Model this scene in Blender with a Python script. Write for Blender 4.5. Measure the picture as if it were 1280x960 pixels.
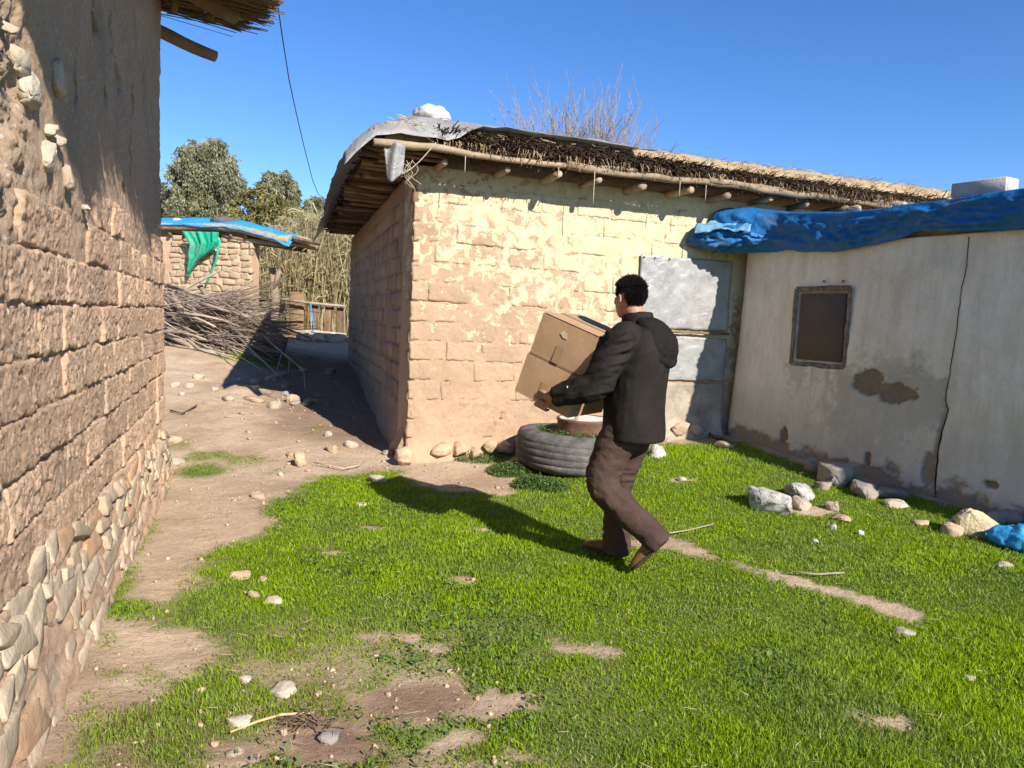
import bpy, bmesh, math, random
import numpy as np
from mathutils import Vector, Matrix

for o in list(bpy.data.objects):
    bpy.data.objects.remove(o, do_unlink=True)
SC = bpy.context.scene
COL = SC.collection
random.seed(7)
RNG = np.random.default_rng(7)

# ------------------------------------------------------------------ camera
FPX, PITCH, ROLL, EYE = 961.0, math.radians(4.6), math.radians(2.6), 1.45
cF = np.array([0, math.cos(PITCH), -math.sin(PITCH)])
_u0 = np.array([0, math.sin(PITCH), math.cos(PITCH)])
cR = math.cos(ROLL) * np.array([1., 0, 0]) + math.sin(ROLL) * _u0
cU = -math.sin(ROLL) * np.array([1., 0, 0]) + math.cos(ROLL) * _u0
CAM = np.array([0, 0, EYE])
cam_d = bpy.data.cameras.new('camera')
cam_d.sensor_width = 36
cam_d.lens = FPX / 1280 * 36
cam_d.clip_start = 0.05
cam_d.clip_end = 2000
cam = bpy.data.objects.new('camera', cam_d)
COL.objects.link(cam)
cam.matrix_world = Matrix(((cR[0], cU[0], -cF[0], CAM[0]), (cR[1], cU[1], -cF[1], CAM[1]),
                           (cR[2], cU[2], -cF[2], CAM[2]), (0, 0, 0, 1)))
SC.camera = cam

# ------------------------------------------------------------------ sky, sun, exposure
SUN_EL = math.radians(32)
LH = np.array([-0.58, 0.815]); LH /= np.linalg.norm(LH)          # way the light travels over the ground
sun_dir = np.array([-LH[0] * math.cos(SUN_EL), -LH[1] * math.cos(SUN_EL), math.sin(SUN_EL)])
world = bpy.data.worlds.new('World')
SC.world = world
world.use_nodes = True
wn = world.node_tree
sky = wn.nodes.new('ShaderNodeTexSky')
sky.sky_type = 'NISHITA'
sky.sun_disc = False
sky.sun_elevation = SUN_EL
sky.sun_rotation = math.atan2(sun_dir[0], sun_dir[1])
sky.altitude = 1500
sky.air_density = 1.0
sky.dust_density = 0.1
sky.ozone_density = 4.0
bg = wn.nodes['Background']
bg.inputs['Strength'].default_value = 0.115
hs = wn.nodes.new('ShaderNodeHueSaturation')
hs.inputs['Saturation'].default_value = 1.2
hs.inputs['Hue'].default_value = 0.508
wn.links.new(sky.outputs[0], hs.inputs['Color'])
wn.links.new(hs.outputs[0], bg.inputs['Color'])
sun_l = bpy.data.lights.new('sun', 'SUN')
sun_l.energy = 4.9
sun_l.angle = math.radians(0.5)
sun_l.color = (1, .95, .87)
sun = bpy.data.objects.new('sun', sun_l)
COL.objects.link(sun)
sun.rotation_euler = Vector(sun_dir).to_track_quat('Z', 'Y').to_euler()
SC.view_settings.view_transform = 'Standard'
SC.view_settings.look = 'None'
SC.view_settings.gamma = 1
SC.view_settings.exposure = 0.74
SC.render.engine = 'CYCLES'
SC.cycles.use_denoising = True
SC.cycles.max_bounces = 6
SC.cycles.diffuse_bounces = 3
SC.cycles.transparent_max_bounces = 6


# ------------------------------------------------------------------ helpers: measuring
def ray(u, v):
    return cF + cR * (u - 640) / FPX + cU * (480 - v) / FPX


def at(u, v, y):
    d = ray(u, v)
    return CAM + d * (y / d[1])


def on_plane(u, v, P, n):
    d = ray(u, v)
    return CAM + d * (np.dot(np.array(P) - CAM, n) / np.dot(d, n))


# ------------------------------------------------------------------ helpers: noise
def _hash(ix, iy, iz, seed):
    h = (ix.astype(np.uint32) * np.uint32(374761393) + iy.astype(np.uint32) * np.uint32(668265263)
         + iz.astype(np.uint32) * np.uint32(2147483647) + np.uint32(seed * 974711 + 12345))
    h = (h ^ (h >> np.uint32(13))) * np.uint32(1274126177)
    h = (h ^ (h >> np.uint32(16))) * np.uint32(2246822519)
    h = h ^ (h >> np.uint32(15))
    return h.astype(np.float64) / 4294967295.0


def vn(p, scale=1.0, seed=0):
    q = np.atleast_2d(p) * scale + 1000.37
    i = np.floor(q).astype(np.int64)
    f = q - i
    f = f * f * (3 - 2 * f)
    r = 0
    for dx in (0, 1):
        wx = f[:, 0] if dx else 1 - f[:, 0]
        for dy in (0, 1):
            wy = f[:, 1] if dy else 1 - f[:, 1]
            for dz in (0, 1):
                wz = f[:, 2] if dz else 1 - f[:, 2]
                r = r + wx * wy * wz * _hash(i[:, 0] + dx, i[:, 1] + dy, i[:, 2] + dz, seed)
    return r * 2 - 1


def fbm(p, scale=1.0, octv=4, seed=0, gain=.5):
    a, s, r, t = 1.0, scale, 0, 0
    for k in range(octv):
        r = r + a * vn(p, s, seed + k * 17)
        t += a
        a *= gain
        s *= 2.03
    return r / t


def sstep(a, b, x):
    t = np.clip((x - a) / (b - a), 0, 1)
    return t * t * (3 - 2 * t)


# ------------------------------------------------------------------ helpers: meshes and objects
def new_mesh(name, V, F, smooth=True):
    V = np.asarray(V, dtype=np.float64)
    me = bpy.data.meshes.new(name)
    if isinstance(F, np.ndarray):
        k = F.shape[1]
        me.vertices.add(len(V))
        me.vertices.foreach_set('co', V.astype(np.float32).ravel())
        me.loops.add(F.size)
        me.loops.foreach_set('vertex_index', F.astype(np.int32).ravel())
        me.polygons.add(len(F))
        me.polygons.foreach_set('loop_start', np.arange(len(F), dtype=np.int32) * k)
        me.update(calc_edges=True)
    else:
        me.from_pydata([tuple(v) for v in V], [], [tuple(int(i) for i in f) for f in F])
        me.update()
    if smooth:
        me.polygons.foreach_set('use_smooth', np.ones(len(me.polygons), dtype=bool))
    return me


def link(name, me, mat=None, parent=None):
    o = bpy.data.objects.new(name, me)
    COL.objects.link(o)
    if mat is not None and me is not None and len(me.materials) == 0:
        me.materials.append(mat)
    if parent is not None:
        o.parent = parent
        o.matrix_parent_inverse = Matrix.Translation(-parent.location)
    return o


def mk(name, V, F, mat=None, parent=None, smooth=True):
    return link(name, new_mesh(name, V, F, smooth), mat, parent)


def tag(o, label=None, cat=None, group=None, kind=None):
    if label: o['label'] = label
    if cat: o['category'] = cat
    if group: o['group'] = group
    if kind: o['kind'] = kind
    return o


def thing(name, label, cat, loc, group=None):
    o = bpy.data.objects.new(name, None)
    COL.objects.link(o)
    o.location = Vector([float(c) for c in loc])
    o.empty_display_size = .1
    return tag(o, label, cat, group)


def attr(o, name, vals):
    a = o.data.attributes.new(name, 'FLOAT', 'POINT')
    a.data.foreach_set('value', np.asarray(vals, dtype=np.float32))


class Acc:
    """collects shapes into one mesh (faces as lists)"""
    def __init__(self):
        self.V, self.F, self.n = [], [], 0

    def add(self, V, F):
        V = np.asarray(V, dtype=float)
        self.V.append(V)
        self.F += [tuple(int(i) + self.n for i in f) for f in F]
        self.n += len(V)
        return self

    def build(self, name, mat, parent=None, smooth=True):
        return mk(name, np.vstack(self.V), self.F, mat, parent, smooth)


def frames(P, ref=None):
    P = np.asarray(P, dtype=float)
    T = np.gradient(P, axis=0)
    T /= np.linalg.norm(T, axis=1)[:, None] + 1e-12
    A = []
    a = np.array([0, 0, 1.]) if ref is None else np.asarray(ref, float)
    if abs(np.dot(a, T[0])) > .95:
        a = np.array([1., 0, 0])
    for t in T:
        if ref is not None:
            a = np.asarray(ref, float)
        a = a - t * np.dot(a, t)
        a = a / (np.linalg.norm(a) + 1e-12)
        A.append(a)
    A = np.array(A)
    return T, A, np.cross(T, A)


def tube(P, R, seg=8, ref=None, cap=True, wob=0, seed=0):
    """R: radius per point, or (along ref, across) pairs"""
    P = np.asarray(P, dtype=float)
    n = len(P)
    R = np.asarray(R, dtype=float)
    if R.ndim == 0: R = np.full(n, float(R))
    if R.ndim == 1: R = np.stack([R, R], 1)
    T, A, Bv = frames(P, ref)
    th = np.arange(seg) * 2 * math.pi / seg
    V = (P[:, None, :] + A[:, None, :] * (np.cos(th)[None, :, None] * R[:, None, :1])
         + Bv[:, None, :] * (np.sin(th)[None, :, None] * R[:, None, 1:2])).reshape(-1, 3)
    if wob:
        V = V + np.stack([fbm(V, 9, 2, seed + k) for k in range(3)], 1) * wob
    F = []
    for i in range(n - 1):
        for j in range(seg):
            k = (j + 1) % seg
            F.append((i * seg + j, i * seg + k, (i + 1) * seg + k, (i + 1) * seg + j))
    if cap:
        V = np.vstack([V, P[0] - T[0] * R[0].min() * .15, P[-1] + T[-1] * R[-1].min() * .15])
        c0, c1 = n * seg, n * seg + 1
        for j in range(seg):
            k = (j + 1) % seg
            F.append((c0, k, j))
            F.append((c1, (n - 1) * seg + j, (n - 1) * seg + k))
    return V, F


def ellipsoid(c, r, rot=None, nu=20, nv=12):
    V, F = [], []
    for i in range(nv + 1):
        ph = math.pi * i / nv
        for j in range(nu):
            t = 2 * math.pi * j / nu
            V.append((math.sin(ph) * math.cos(t), math.sin(ph) * math.sin(t), math.cos(ph)))
    for i in range(nv):
        for j in range(nu):
            k = (j + 1) % nu
            F.append((i * nu + j, (i + 1) * nu + j, (i + 1) * nu + k, i * nu + k))
    V = np.array(V) * np.asarray(r)
    if rot is not None: V = V @ np.asarray(rot).T
    return V + np.asarray(c), F


def box_vf(lx, ly, lz, bev=0.004):
    bm = bmesh.new()
    bmesh.ops.create_cube(bm, size=1)
    for v in bm.verts:
        v.co.x *= lx; v.co.y *= ly; v.co.z *= lz
    if bev:
        bmesh.ops.bevel(bm, geom=list(bm.edges), offset=bev, segments=1, affect='EDGES')
    bm.verts.ensure_lookup_table()
    V = np.array([v.co[:] for v in bm.verts])
    F = [[v.index for v in f.verts] for f in bm.faces]
    bm.free()
    return V, F


def grid_f(nu, nv):
    i, j = np.meshgrid(np.arange(nu - 1), np.arange(nv - 1), indexing='ij')
    a = (i * nv + j).ravel()
    return np.stack([a, a + nv, a + nv + 1, a + 1], 1)


def thick_sheet(X, th):
    """X: (nu,nv,3) sheet -> closed thin sheet of thickness th"""
    nu, nv = X.shape[:2]
    du = np.gradient(X, axis=0); dv = np.gradient(X, axis=1)
    N = np.cross(du, dv); N /= np.linalg.norm(N, axis=2)[:, :, None] + 1e-9
    V = np.vstack([X.reshape(-1, 3), (X - N * th).reshape(-1, 3)])
    f = grid_f(nu, nv); m = nu * nv
    F = [tuple(q) for q in f] + [tuple(q[::-1] + m) for q in f]
    ring = [i * nv for i in range(nu)] + [(nu - 1) * nv + j for j in range(1, nv)] + \
           [i * nv + nv - 1 for i in range(nu - 2, -1, -1)] + [j for j in range(nv - 2, 0, -1)]
    for a, b in zip(ring, ring[1:] + ring[:1]):
        F.append((b, a, a + m, b + m))
    return V, F


def sticks_mesh(name, P0, P1, R0, R1, mat, parent=None):
    """thousands of thin three-sided tapered sticks as one mesh"""
    P0, P1 = np.asarray(P0), np.asarray(P1)
    n = len(P0)
    T = P1 - P0
    T = T / (np.linalg.norm(T, axis=1)[:, None] + 1e-9)
    ref = np.where(np.abs(T[:, 2:3]) > .9, np.array([[1., 0, 0]]), np.array([[0, 0, 1.]]))
    A = np.cross(T, ref); A /= np.linalg.norm(A, axis=1)[:, None]
    Bv = np.cross(T, A)
    V = np.zeros((n, 6, 3))
    for k in range(3):
        c, s = math.cos(k * 2.094), math.sin(k * 2.094)
        V[:, k] = P0 + (A * c + Bv * s) * np.asarray(R0)[:, None]
        V[:, 3 + k] = P1 + (A * c + Bv * s) * np.asarray(R1)[:, None]
    b = np.arange(n)[:, None] * 6
    F = np.vstack([b + np.array([[0, 1, 4, 3]]), b + np.array([[1, 2, 5, 4]]), b + np.array([[2, 0, 3, 5]])])
    return mk(name, V.reshape(-1, 3), F, mat, parent, smooth=False)


def rock_mesh(name, seed, sub=3, cuts=6, rough=.16):
    bm = bmesh.new()
    bmesh.ops.create_icosphere(bm, subdivisions=sub, radius=1)
    V = np.array([v.co[:] for v in bm.verts])
    F = np.array([[v.index for v in f.verts] for f in bm.faces])
    bm.free()
    r = np.random.default_rng(seed)
    for _ in range(cuts):
        d = r.normal(size=3); d /= np.linalg.norm(d)
        h = r.uniform(.55, .85)
        x = V @ d
        V = V - np.outer(np.clip(x - h, 0, None) * .92, d)
    V = V * (1 + fbm(V + seed * 3.1, 1.6, 3, seed)[:, None] * rough + fbm(V + seed, 6, 2, seed + 5)[:, None] * .045)
    me = new_mesh(name, V, F, True)
    return me


def hull_rock(name, seed, npts, boxy, sub, rough):
    """angular stone: convex hull of scattered points, broken up a little"""
    r = np.random.default_rng(seed)
    p = r.normal(size=(npts, 3))
    p = np.sign(p) * np.abs(p) ** boxy
    p = p / (np.abs(p) ** 2.6).sum(1)[:, None] ** (1 / 2.6) * r.uniform(.82, 1.08, (npts, 1))
    bm = bmesh.new()
    for q in p: bm.verts.new(q)
    g = bmesh.ops.convex_hull(bm, input=list(bm.verts))
    bmesh.ops.delete(bm, geom=[e for e in g['geom_interior'] if isinstance(e, bmesh.types.BMVert)], context='VERTS')
    if sub >= 3:
        bmesh.ops.bevel(bm, geom=list(bm.edges), offset=.06, segments=2, affect='EDGES', clamp_overlap=True)
        bmesh.ops.triangulate(bm, faces=list(bm.faces))
    bmesh.ops.triangulate(bm, faces=list(bm.faces))
    bmesh.ops.subdivide_edges(bm, edges=list(bm.edges), cuts=2 if sub < 3 else 1, use_grid_fill=True)
    bmesh.ops.triangulate(bm, faces=list(bm.faces))
    bm.verts.ensure_lookup_table()
    V = np.array([v.co[:] for v in bm.verts]); F = np.array([[v.index for v in f.verts] for f in bm.faces])
    bm.free()
    V = V * (1 + fbm(V + seed, 2.2, 3, seed)[:, None] * rough * 1.5 + fbm(V + seed, 7, 2, seed + 3)[:, None] * rough * .8)
    V -= (V.max(0) + V.min(0)) / 2
    V /= np.abs(V).max(0)
    return new_mesh(name, V, F, sub >= 3)


def block_rock(name, seed):
    """broken building stone: a skewed block with knocked-off corners and rough faces"""
    r = np.random.default_rng(seed)
    c = np.array([(x, y, z) for x in (-1, 1) for y in (-1, 1) for z in (-1, 1)], float)
    c = c * r.uniform(.55, 1.0, (8, 3)) + r.normal(0, .08, (8, 3))
    c = np.vstack([c, r.uniform(-1, 1, (4, 3)) * np.array([1, .95, 1])])
    bm = bmesh.new()
    for q in c: bm.verts.new(q)
    g = bmesh.ops.convex_hull(bm, input=list(bm.verts))
    bmesh.ops.delete(bm, geom=[e for e in g['geom_interior'] if isinstance(e, bmesh.types.BMVert)], context='VERTS')
    bmesh.ops.bevel(bm, geom=list(bm.edges), offset=.05, segments=1, affect='EDGES', clamp_overlap=True)
    bmesh.ops.triangulate(bm, faces=list(bm.faces))
    bmesh.ops.subdivide_edges(bm, edges=[e for e in bm.edges if e.calc_length() > .5], cuts=2, use_grid_fill=True)
    bmesh.ops.triangulate(bm, faces=list(bm.faces))
    bm.verts.ensure_lookup_table()
    V = np.array([v.co[:] for v in bm.verts]); F = np.array([[v.index for v in f.verts] for f in bm.faces])
    bm.free()
    V = V + .035 * np.stack([fbm(V + seed, 4, 3, seed + k) for k in range(3)], 1)
    V -= (V.max(0) + V.min(0)) / 2
    V /= np.abs(V).max(0)
    return new_mesh(name, V, F, False)


# ------------------------------------------------------------------ helpers: materials
def inp(nt, node, key, v):
    if isinstance(v, bpy.types.NodeSocket):
        nt.links.new(v, node.inputs[key])
    elif v is not None:
        node.inputs[key].default_value = v


class Mat:
    def __init__(self, name, rough=.9, spec=.25):
        self.m = bpy.data.materials.new(name)
        self.m.use_nodes = True
        self.nt = self.m.node_tree
        self.b = self.nt.nodes['Principled BSDF']
        self.b.inputs['Roughness'].default_value = rough
        self.b.inputs['Specular IOR Level'].default_value = spec
        self._pos = None

    def pos(self):
        if self._pos is None:
            self._pos = self.nt.nodes.new('ShaderNodeNewGeometry').outputs['Position']
        return self._pos

    def objpos(self):
        return self.nt.nodes.new('ShaderNodeTexCoord').outputs['Object']

    def noise(self, scale, detail=4, rough=.55, vec=None, dist=0, stretch=None):
        nd = self.nt.nodes.new('ShaderNodeTexNoise')
        v = vec if vec is not None else self.pos()
        if stretch is not None:
            mp = self.nt.nodes.new('ShaderNodeMapping')
            mp.inputs['Scale'].default_value = stretch
            self.nt.links.new(v, mp.inputs['Vector'])
            v = mp.outputs[0]
        self.nt.links.new(v, nd.inputs['Vector'])
        nd.inputs['Scale'].default_value = scale
        nd.inputs['Detail'].default_value = detail
        nd.inputs['Roughness'].default_value = rough
        nd.inputs['Distortion'].default_value = dist
        return nd.outputs[0]

    def voro(self, scale, feature='F1', vec=None):
        nd = self.nt.nodes.new('ShaderNodeTexVoronoi')
        nd.feature = feature
        nd.inputs['Scale'].default_value = scale
        self.nt.links.new(vec if vec is not None else self.pos(), nd.inputs['Vector'])
        return nd.outputs['Distance']

    def ramp(self, fac, stops):
        nd = self.nt.nodes.new('ShaderNodeValToRGB')
        e = nd.color_ramp.elements
        while len(e) < len(stops): e.new(.5)
        for k, (p, c) in enumerate(stops):
            e[k].position = p
            e[k].color = (*c, 1) if not np.isscalar(c) else (c, c, c, 1)
        self.nt.links.new(fac, nd.inputs[0])
        return nd.outputs[0]

    def mix(self, fac, a, b, mode='MIX'):
        nd = self.nt.nodes.new('ShaderNodeMix')
        nd.data_type = 'RGBA'
        nd.blend_type = mode
        f = lambda c: (*c, 1) if isinstance(c, tuple) and len(c) == 3 else c
        inp(self.nt, nd, 0, fac)
        inp(self.nt, nd, 6, f(a))
        inp(self.nt, nd, 7, f(b))
        return nd.outputs[2]

    def math(self, op, a, b=None, c=None):
        nd = self.nt.nodes.new('ShaderNodeMath')
        nd.operation = op
        inp(self.nt, nd, 0, a)
        if b is not None: inp(self.nt, nd, 1, b)
        if c is not None: inp(self.nt, nd, 2, c)
        return nd.outputs[0]

    def mapr(self, v, a, b, c=0., d=1.):
        nd = self.nt.nodes.new('ShaderNodeMapRange')
        inp(self.nt, nd, 0, v)
        for k, x in zip((1, 2, 3, 4), (a, b, c, d)): nd.inputs[k].default_value = x
        return nd.outputs[0]

    def attr(self, name):
        nd = self.nt.nodes.new('ShaderNodeAttribute')
        nd.attribute_name = name
        return nd.outputs['Fac']

    def rand(self):
        return self.nt.nodes.new('ShaderNodeObjectInfo').outputs['Random']

    def dot(self, vec):
        nd = self.nt.nodes.new('ShaderNodeVectorMath')
        nd.operation = 'DOT_PRODUCT'
        self.nt.links.new(self.pos(), nd.inputs[0])
        nd.inputs[1].default_value = vec
        return nd.outputs['Value']

    def bump(self, h, strength=.5, dist=.01, prev=None):
        nd = self.nt.nodes.new('ShaderNodeBump')
        nd.inputs['Strength'].default_value = strength
        nd.inputs['Distance'].default_value = dist
        self.nt.links.new(h, nd.inputs['Height'])
        if prev is not None: self.nt.links.new(prev, nd.inputs['Normal'])
        self.nt.links.new(nd.outputs[0], self.b.inputs['Normal'])
        return nd.outputs[0]

    def col(self, c):
        inp(self.nt, self.b, 'Base Color', (*c, 1) if isinstance(c, tuple) else c)
        return self


def shade(c, k): return tuple(min(1, x * k) for x in c)


def mat_simple(name, c, var=.25, scale=6, rough=.9, spec=.25, bump=.3, bscale=40, bdist=.006, rnd=.3, stretch=None):
    m = Mat(name, rough, spec)
    k = m.noise(scale, 5, .6, stretch=stretch)
    base = m.ramp(k, [(.25, shade(c, 1 - var)), (.75, shade(c, 1 + var))])
    if rnd:
        base = m.mix(1.0, base, m.ramp(m.rand(), [(0, 1 - rnd), (1, 1.0 + rnd * .3)]), 'MULTIPLY')
    m.col(base)
    if bump: m.bump(m.noise(bscale, 6, .65, stretch=stretch), bump, bdist)
    return m.m


# mud of the left house
def mud(name, c, strength=.9, pebble=True, rnd=.22):
    m = Mat(name, .97, .1)
    a = m.noise(2.2, 6, .65)
    base = m.ramp(a, [(.3, shade(c, .8)), (.5, c), (.72, (c[0] * 1.12, c[1] * 1.06, c[2] * 1.0))])
    fine = m.noise(38, 5, .7)
    base = m.mix(.55, base, m.ramp(fine, [(.3, .62), (.7, 1.2)]), 'MULTIPLY')
    if rnd:
        base = m.mix(1.0, base, m.ramp(m.rand(), [(0, 1 - rnd), (1, 1.08)]), 'MULTIPLY')
    if pebble:   # chaff and little stones in the mud
        v = m.voro(26)
        sel = m.math('MULTIPLY', m.math('LESS_THAN', v, .20), m.math('GREATER_THAN', m.noise(9, 2), .52))
        base = m.mix(m.math('MULTIPLY', sel, .75), base, (.62, .55, .44))
    m.col(base)
    n1 = m.bump(m.noise(30, 8, .72), strength, .02)
    n2 = m.bump(m.noise(110, 5, .7), strength * .8, .006, n1)
    return m.m


M = {}
M['mud'] = mud('mud_brick_clay', (.64, .43, .285))
M['mud_plaster'] = mud('mud_plaster', (.50, .355, .24), .95, True, 0)
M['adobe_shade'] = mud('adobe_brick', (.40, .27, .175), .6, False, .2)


def adobe_painted():
    m = Mat('adobe_with_flaking_limewash', .95, .12)
    c = (.465, .315, .208)
    a = m.noise(3, 6, .65)
    base = m.ramp(a, [(.3, shade(c, .84)), (.55, c), (.8, shade(c, 1.12))])
    base = m.mix(1.0, base, m.ramp(m.rand(), [(0, .88), (1, 1.06)]), 'MULTIPLY')
    base = m.mix(.4, base, m.ramp(m.noise(45, 4, .7), [(.3, .7), (.7, 1.15)]), 'MULTIPLY')
    # limewash: ragged flakes, more of it left higher up and to the right
    n = m.noise(8.5, 9, .68, dist=.5)
    zz = m.mapr(m.dot((0, 0, 1)), .2, 2.6, -.15, .12)
    xx = m.mapr(m.dot((.94, .34, 0)), 1.2, 4.2, -.06, .10)
    t = m.math('ADD', n, m.math('ADD', zz, xx))
    t2 = m.math('ADD', t, m.mapr(m.rand(), 0, 1, -.065, .015))
    f = m.mapr(t2, .515, .55)
    wash = m.ramp(m.noise(14, 5, .6), [(.3, (.49, .40, .245)), (.7, (.62, .535, .355))])
    # no wash near the ground
    f = m.math('MULTIPLY', f, m.mapr(m.dot((0, 0, 1)), .45, 1.0))
    m.col(m.mix(f, base, wash))
    n1 = m.bump(m.noise(26, 7, .7), .55, .014)
    n2 = m.bump(f, .5, .004, n1)
    m.bump(m.noise(120, 4, .7), .4, .004, n2)
    return m.m


M['adobe'] = adobe_painted()


def stone_mat(name, stops, rnd=True):
    m = Mat(name, .9, .25)
    base = m.ramp(m.rand(), stops)
    base = m.mix(.8, base, m.ramp(m.noise(9, 7, .7), [(.25, .55), (.5, .95), (.75, 1.2)]), 'MULTIPLY')
    dirt = m.mapr(m.noise(5, 5, .65), .44, .62)
    base = m.mix(m.math('MULTIPLY', dirt, .62), base, (.42, .30, .205))
    m.col(base)
    n1 = m.bump(m.noise(14, 6, .65), .7, .02)
    m.bump(m.noise(70, 5, .7), .6, .006, n1)
    return m.m


M['stone_pale'] = stone_mat('pale_limestone', [(0, (.44, .375, .28)), (.5, (.52, .46, .36)), (1, (.39, .305, .215))])
M['stone_wall'] = stone_mat('foundation_stone', [(0, (.45, .325, .21)), (.3, (.55, .44, .305)), (.6, (.45, .335, .22)), (.9, (.53, .43, .305)), (.94, (.54, .31, .17)), (1, (.52, .30, .17))])
M['stone_grey'] = stone_mat('grey_stone', [(0, (.24, .21, .18)), (1, (.36, .33, .29))])
M['stone_hut'] = stone_mat('hut_stone', [(0, (.42, .30, .19)), (1, (.54, .41, .27))])
M['stone_tan'] = stone_mat('tan_stone', [(0, (.48, .33, .21)), (1, (.56, .41, .27))])


def rough_rock():
    m = Mat('pitted_pale_rock', .92, .2)
    v = m.voro(16)
    base = m.ramp(m.noise(12, 6, .7), [(.32, (.22, .20, .175)), (.46, (.50, .47, .41)), (.75, (.62, .59, .53))])
    m.col(base)
    n1 = m.bump(m.noise(18, 7, .7), 1.0, .03)
    m.bump(v, .6, .02, n1)
    return m.m


M['rock_white'] = rough_rock()
M['rock_yellow'] = mat_simple('yellow_boulder', (.58, .46, .28), .3, 10, bump=.9, bscale=22, bdist=.03, rnd=0)

wood = lambda n, c, **k: mat_simple(n, c, .35, 7, .85, .2, .7, 50, .006, .35, stretch=k.get('s'))
M['wood_pole'] = wood('weathered_pole', (.36, .265, .175))
M['wood_dark'] = wood('old_dark_wood', (.17, .115, .075))
M['wood_beam'] = wood('brown_beam', (.24, .155, .085))
M['twig'] = wood('dry_twig', (.36, .28, .21))
M['twig_pale'] = wood('pale_stick', (.42, .335, .25))
M['reed_dry'] = mat_simple('dry_roof_reed', (.22, .15, .085), .5, 30, .9, .15, 0, rnd=0)
M['brush'] = mat_simple('roof_brush', (.10, .068, .045), .5, 14, .95, .1, 0, rnd=0)
M['straw'] = mat_simple('straw', (.48, .36, .19), .35, 20, .9, .1, 0, rnd=0)


def straw_mud():
    m = Mat('straw_mud_roof', .97, .1)
    a = m.noise(6, 6, .7)
    base = m.ramp(a, [(.3, (.30, .20, .12)), (.5, (.50, .37, .22)), (.75, (.60, .46, .29))])
    st = m.noise(60, 4, .7, stretch=(1, .25, 1))
    base = m.mix(.6, base, m.ramp(st, [(.35, .6), (.65, 1.2)]), 'MULTIPLY')
    m.col(base)
    n1 = m.bump(m.noise(22, 8, .75), 1, .03)
    m.bump(st, .6, .01, n1)
    return m.m


M['roof_mud'] = straw_mud()


def plastic(name, c, alpha_mix, rough=.28, crinkle=.5):
    m = Mat(name, rough, .5)
    base = m.ramp(m.noise(5, 6, .65), [(.3, shade(c, .72)), (.6, c), (.8, shade(c, 1.12))])
    m.col(base)
    n1 = m.bump(m.noise(9, 5, .6, dist=1.2), crinkle, .03)
    m.bump(m.noise(40, 4, .6, dist=.8), crinkle, .008, n1)
    if alpha_mix > 0:
        nt = m.nt
        tr = nt.nodes.new('ShaderNodeBsdfTranslucent')
        tr.inputs['Color'].default_value = (*c, 1)
        mx = nt.nodes.new('ShaderNodeMixShader')
        mx.inputs[0].default_value = alpha_mix
        nt.links.new(m.b.outputs[0], mx.inputs[1])
        nt.links.new(tr.outputs[0], mx.inputs[2])
        nt.links.new(mx.outputs[0], nt.nodes['Material Output'].inputs['Surface'])
    return m.m


M['plastic'] = plastic('milky_plastic_sheet', (.44, .425, .41), .3, .35, .8)
M['sack'] = plastic('white_sack', (.60, .57, .555), .1, .5, .6)


def tarp_mat(name, c, c2):
    m = Mat(name, .55, .3)
    n = m.noise(22, 5, .7)
    base = m.ramp(n, [(.25, c2), (.55, c), (.8, shade(c, 1.2))])
    dust = m.mapr(m.noise(3.1, 7, .75, dist=.3), .52, .72)
    base = m.mix(m.math('MULTIPLY', dust, .4), base, (.30, .26, .21))
    m.col(base)
    n1 = m.bump(m.noise(14, 5, .6, dist=1), .6, .02)
    m.bump(m.noise(60, 3, .6), .3, .004, n1)
    return m.m


M['tarp'] = tarp_mat('blue_tarpaulin', (.012, .13, .335), (.009, .09, .25))
M['tarp_far'] = tarp_mat('faded_blue_tarpaulin', (.03, .28, .56), (.02, .17, .40))
M['tarp_inner'] = plastic('pale_blue_tarp_underside', (.20, .42, .60), .1, .4)
M['green'] = tarp_mat('green_cloth', (.012, .36, .21), (.01, .22, .13))


def cardboard():
    m = Mat('cardboard', .85, .15)
    c = (.42, .262, .15)
    base = m.ramp(m.noise(3, 4, .6), [(.3, shade(c, .86)), (.7, shade(c, 1.08))])
    base = m.mix(.35, base, m.ramp(m.noise(30, 4, .6), [(.3, .8), (.7, 1.1)]), 'MULTIPLY')
    m.col(base)
    n1 = m.bump(m.noise(5, 4, .5), .35, .012)
    m.bump(m.noise(60, 3, .6), .15, .003, n1)
    return m.m


M['card'] = cardboard()
M['tape'] = mat_simple('brown_tape', (.33, .20, .11), .2, 8, .25, .5, .3, 30, .002, 0)
M['tape_torn'] = mat_simple('torn_paper', (.55, .42, .30), .2, 30, .6, .3, .5, 60, .003, 0)


def cloth(name, c, var=.2, rough=.9, b1=.5, sheen=.1, spec=.12):
    m = Mat(name, rough, spec)
    base = m.ramp(m.noise(9, 5, .6), [(.3, shade(c, 1 - var)), (.7, shade(c, 1 + var))])
    m.col(base)
    n1 = m.bump(m.noise(11, 4, .55, dist=.8), b1, .02)
    m.bump(m.noise(180, 2, .5), .25, .002, n1)
    return m.m


M['jacket'] = cloth('black_softshell', (.0165, .013, .0105), .25, .8, .3, spec=.2)
M['jacket_lining'] = cloth('jacket_hood_lining', (.013, .0105, .009), .2, .8)
M['trouser'] = cloth('brown_cotton_trousers', (.068, .042, .033), .25, .9, .6)
M['shoe'] = mat_simple('brown_leather', (.16, .075, .032), .35, 16, .5, .4, .4, 60, .004, 0)
M['sole'] = mat_simple('dark_rubber_sole', (.06, .045, .035), .2, 20, .8, .2, .3, 60, .003, 0)
M['white_logo'] = mat_simple('white_thread', (.75, .75, .75), .05, 30, .8, .2, 0, rnd=0)


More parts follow.
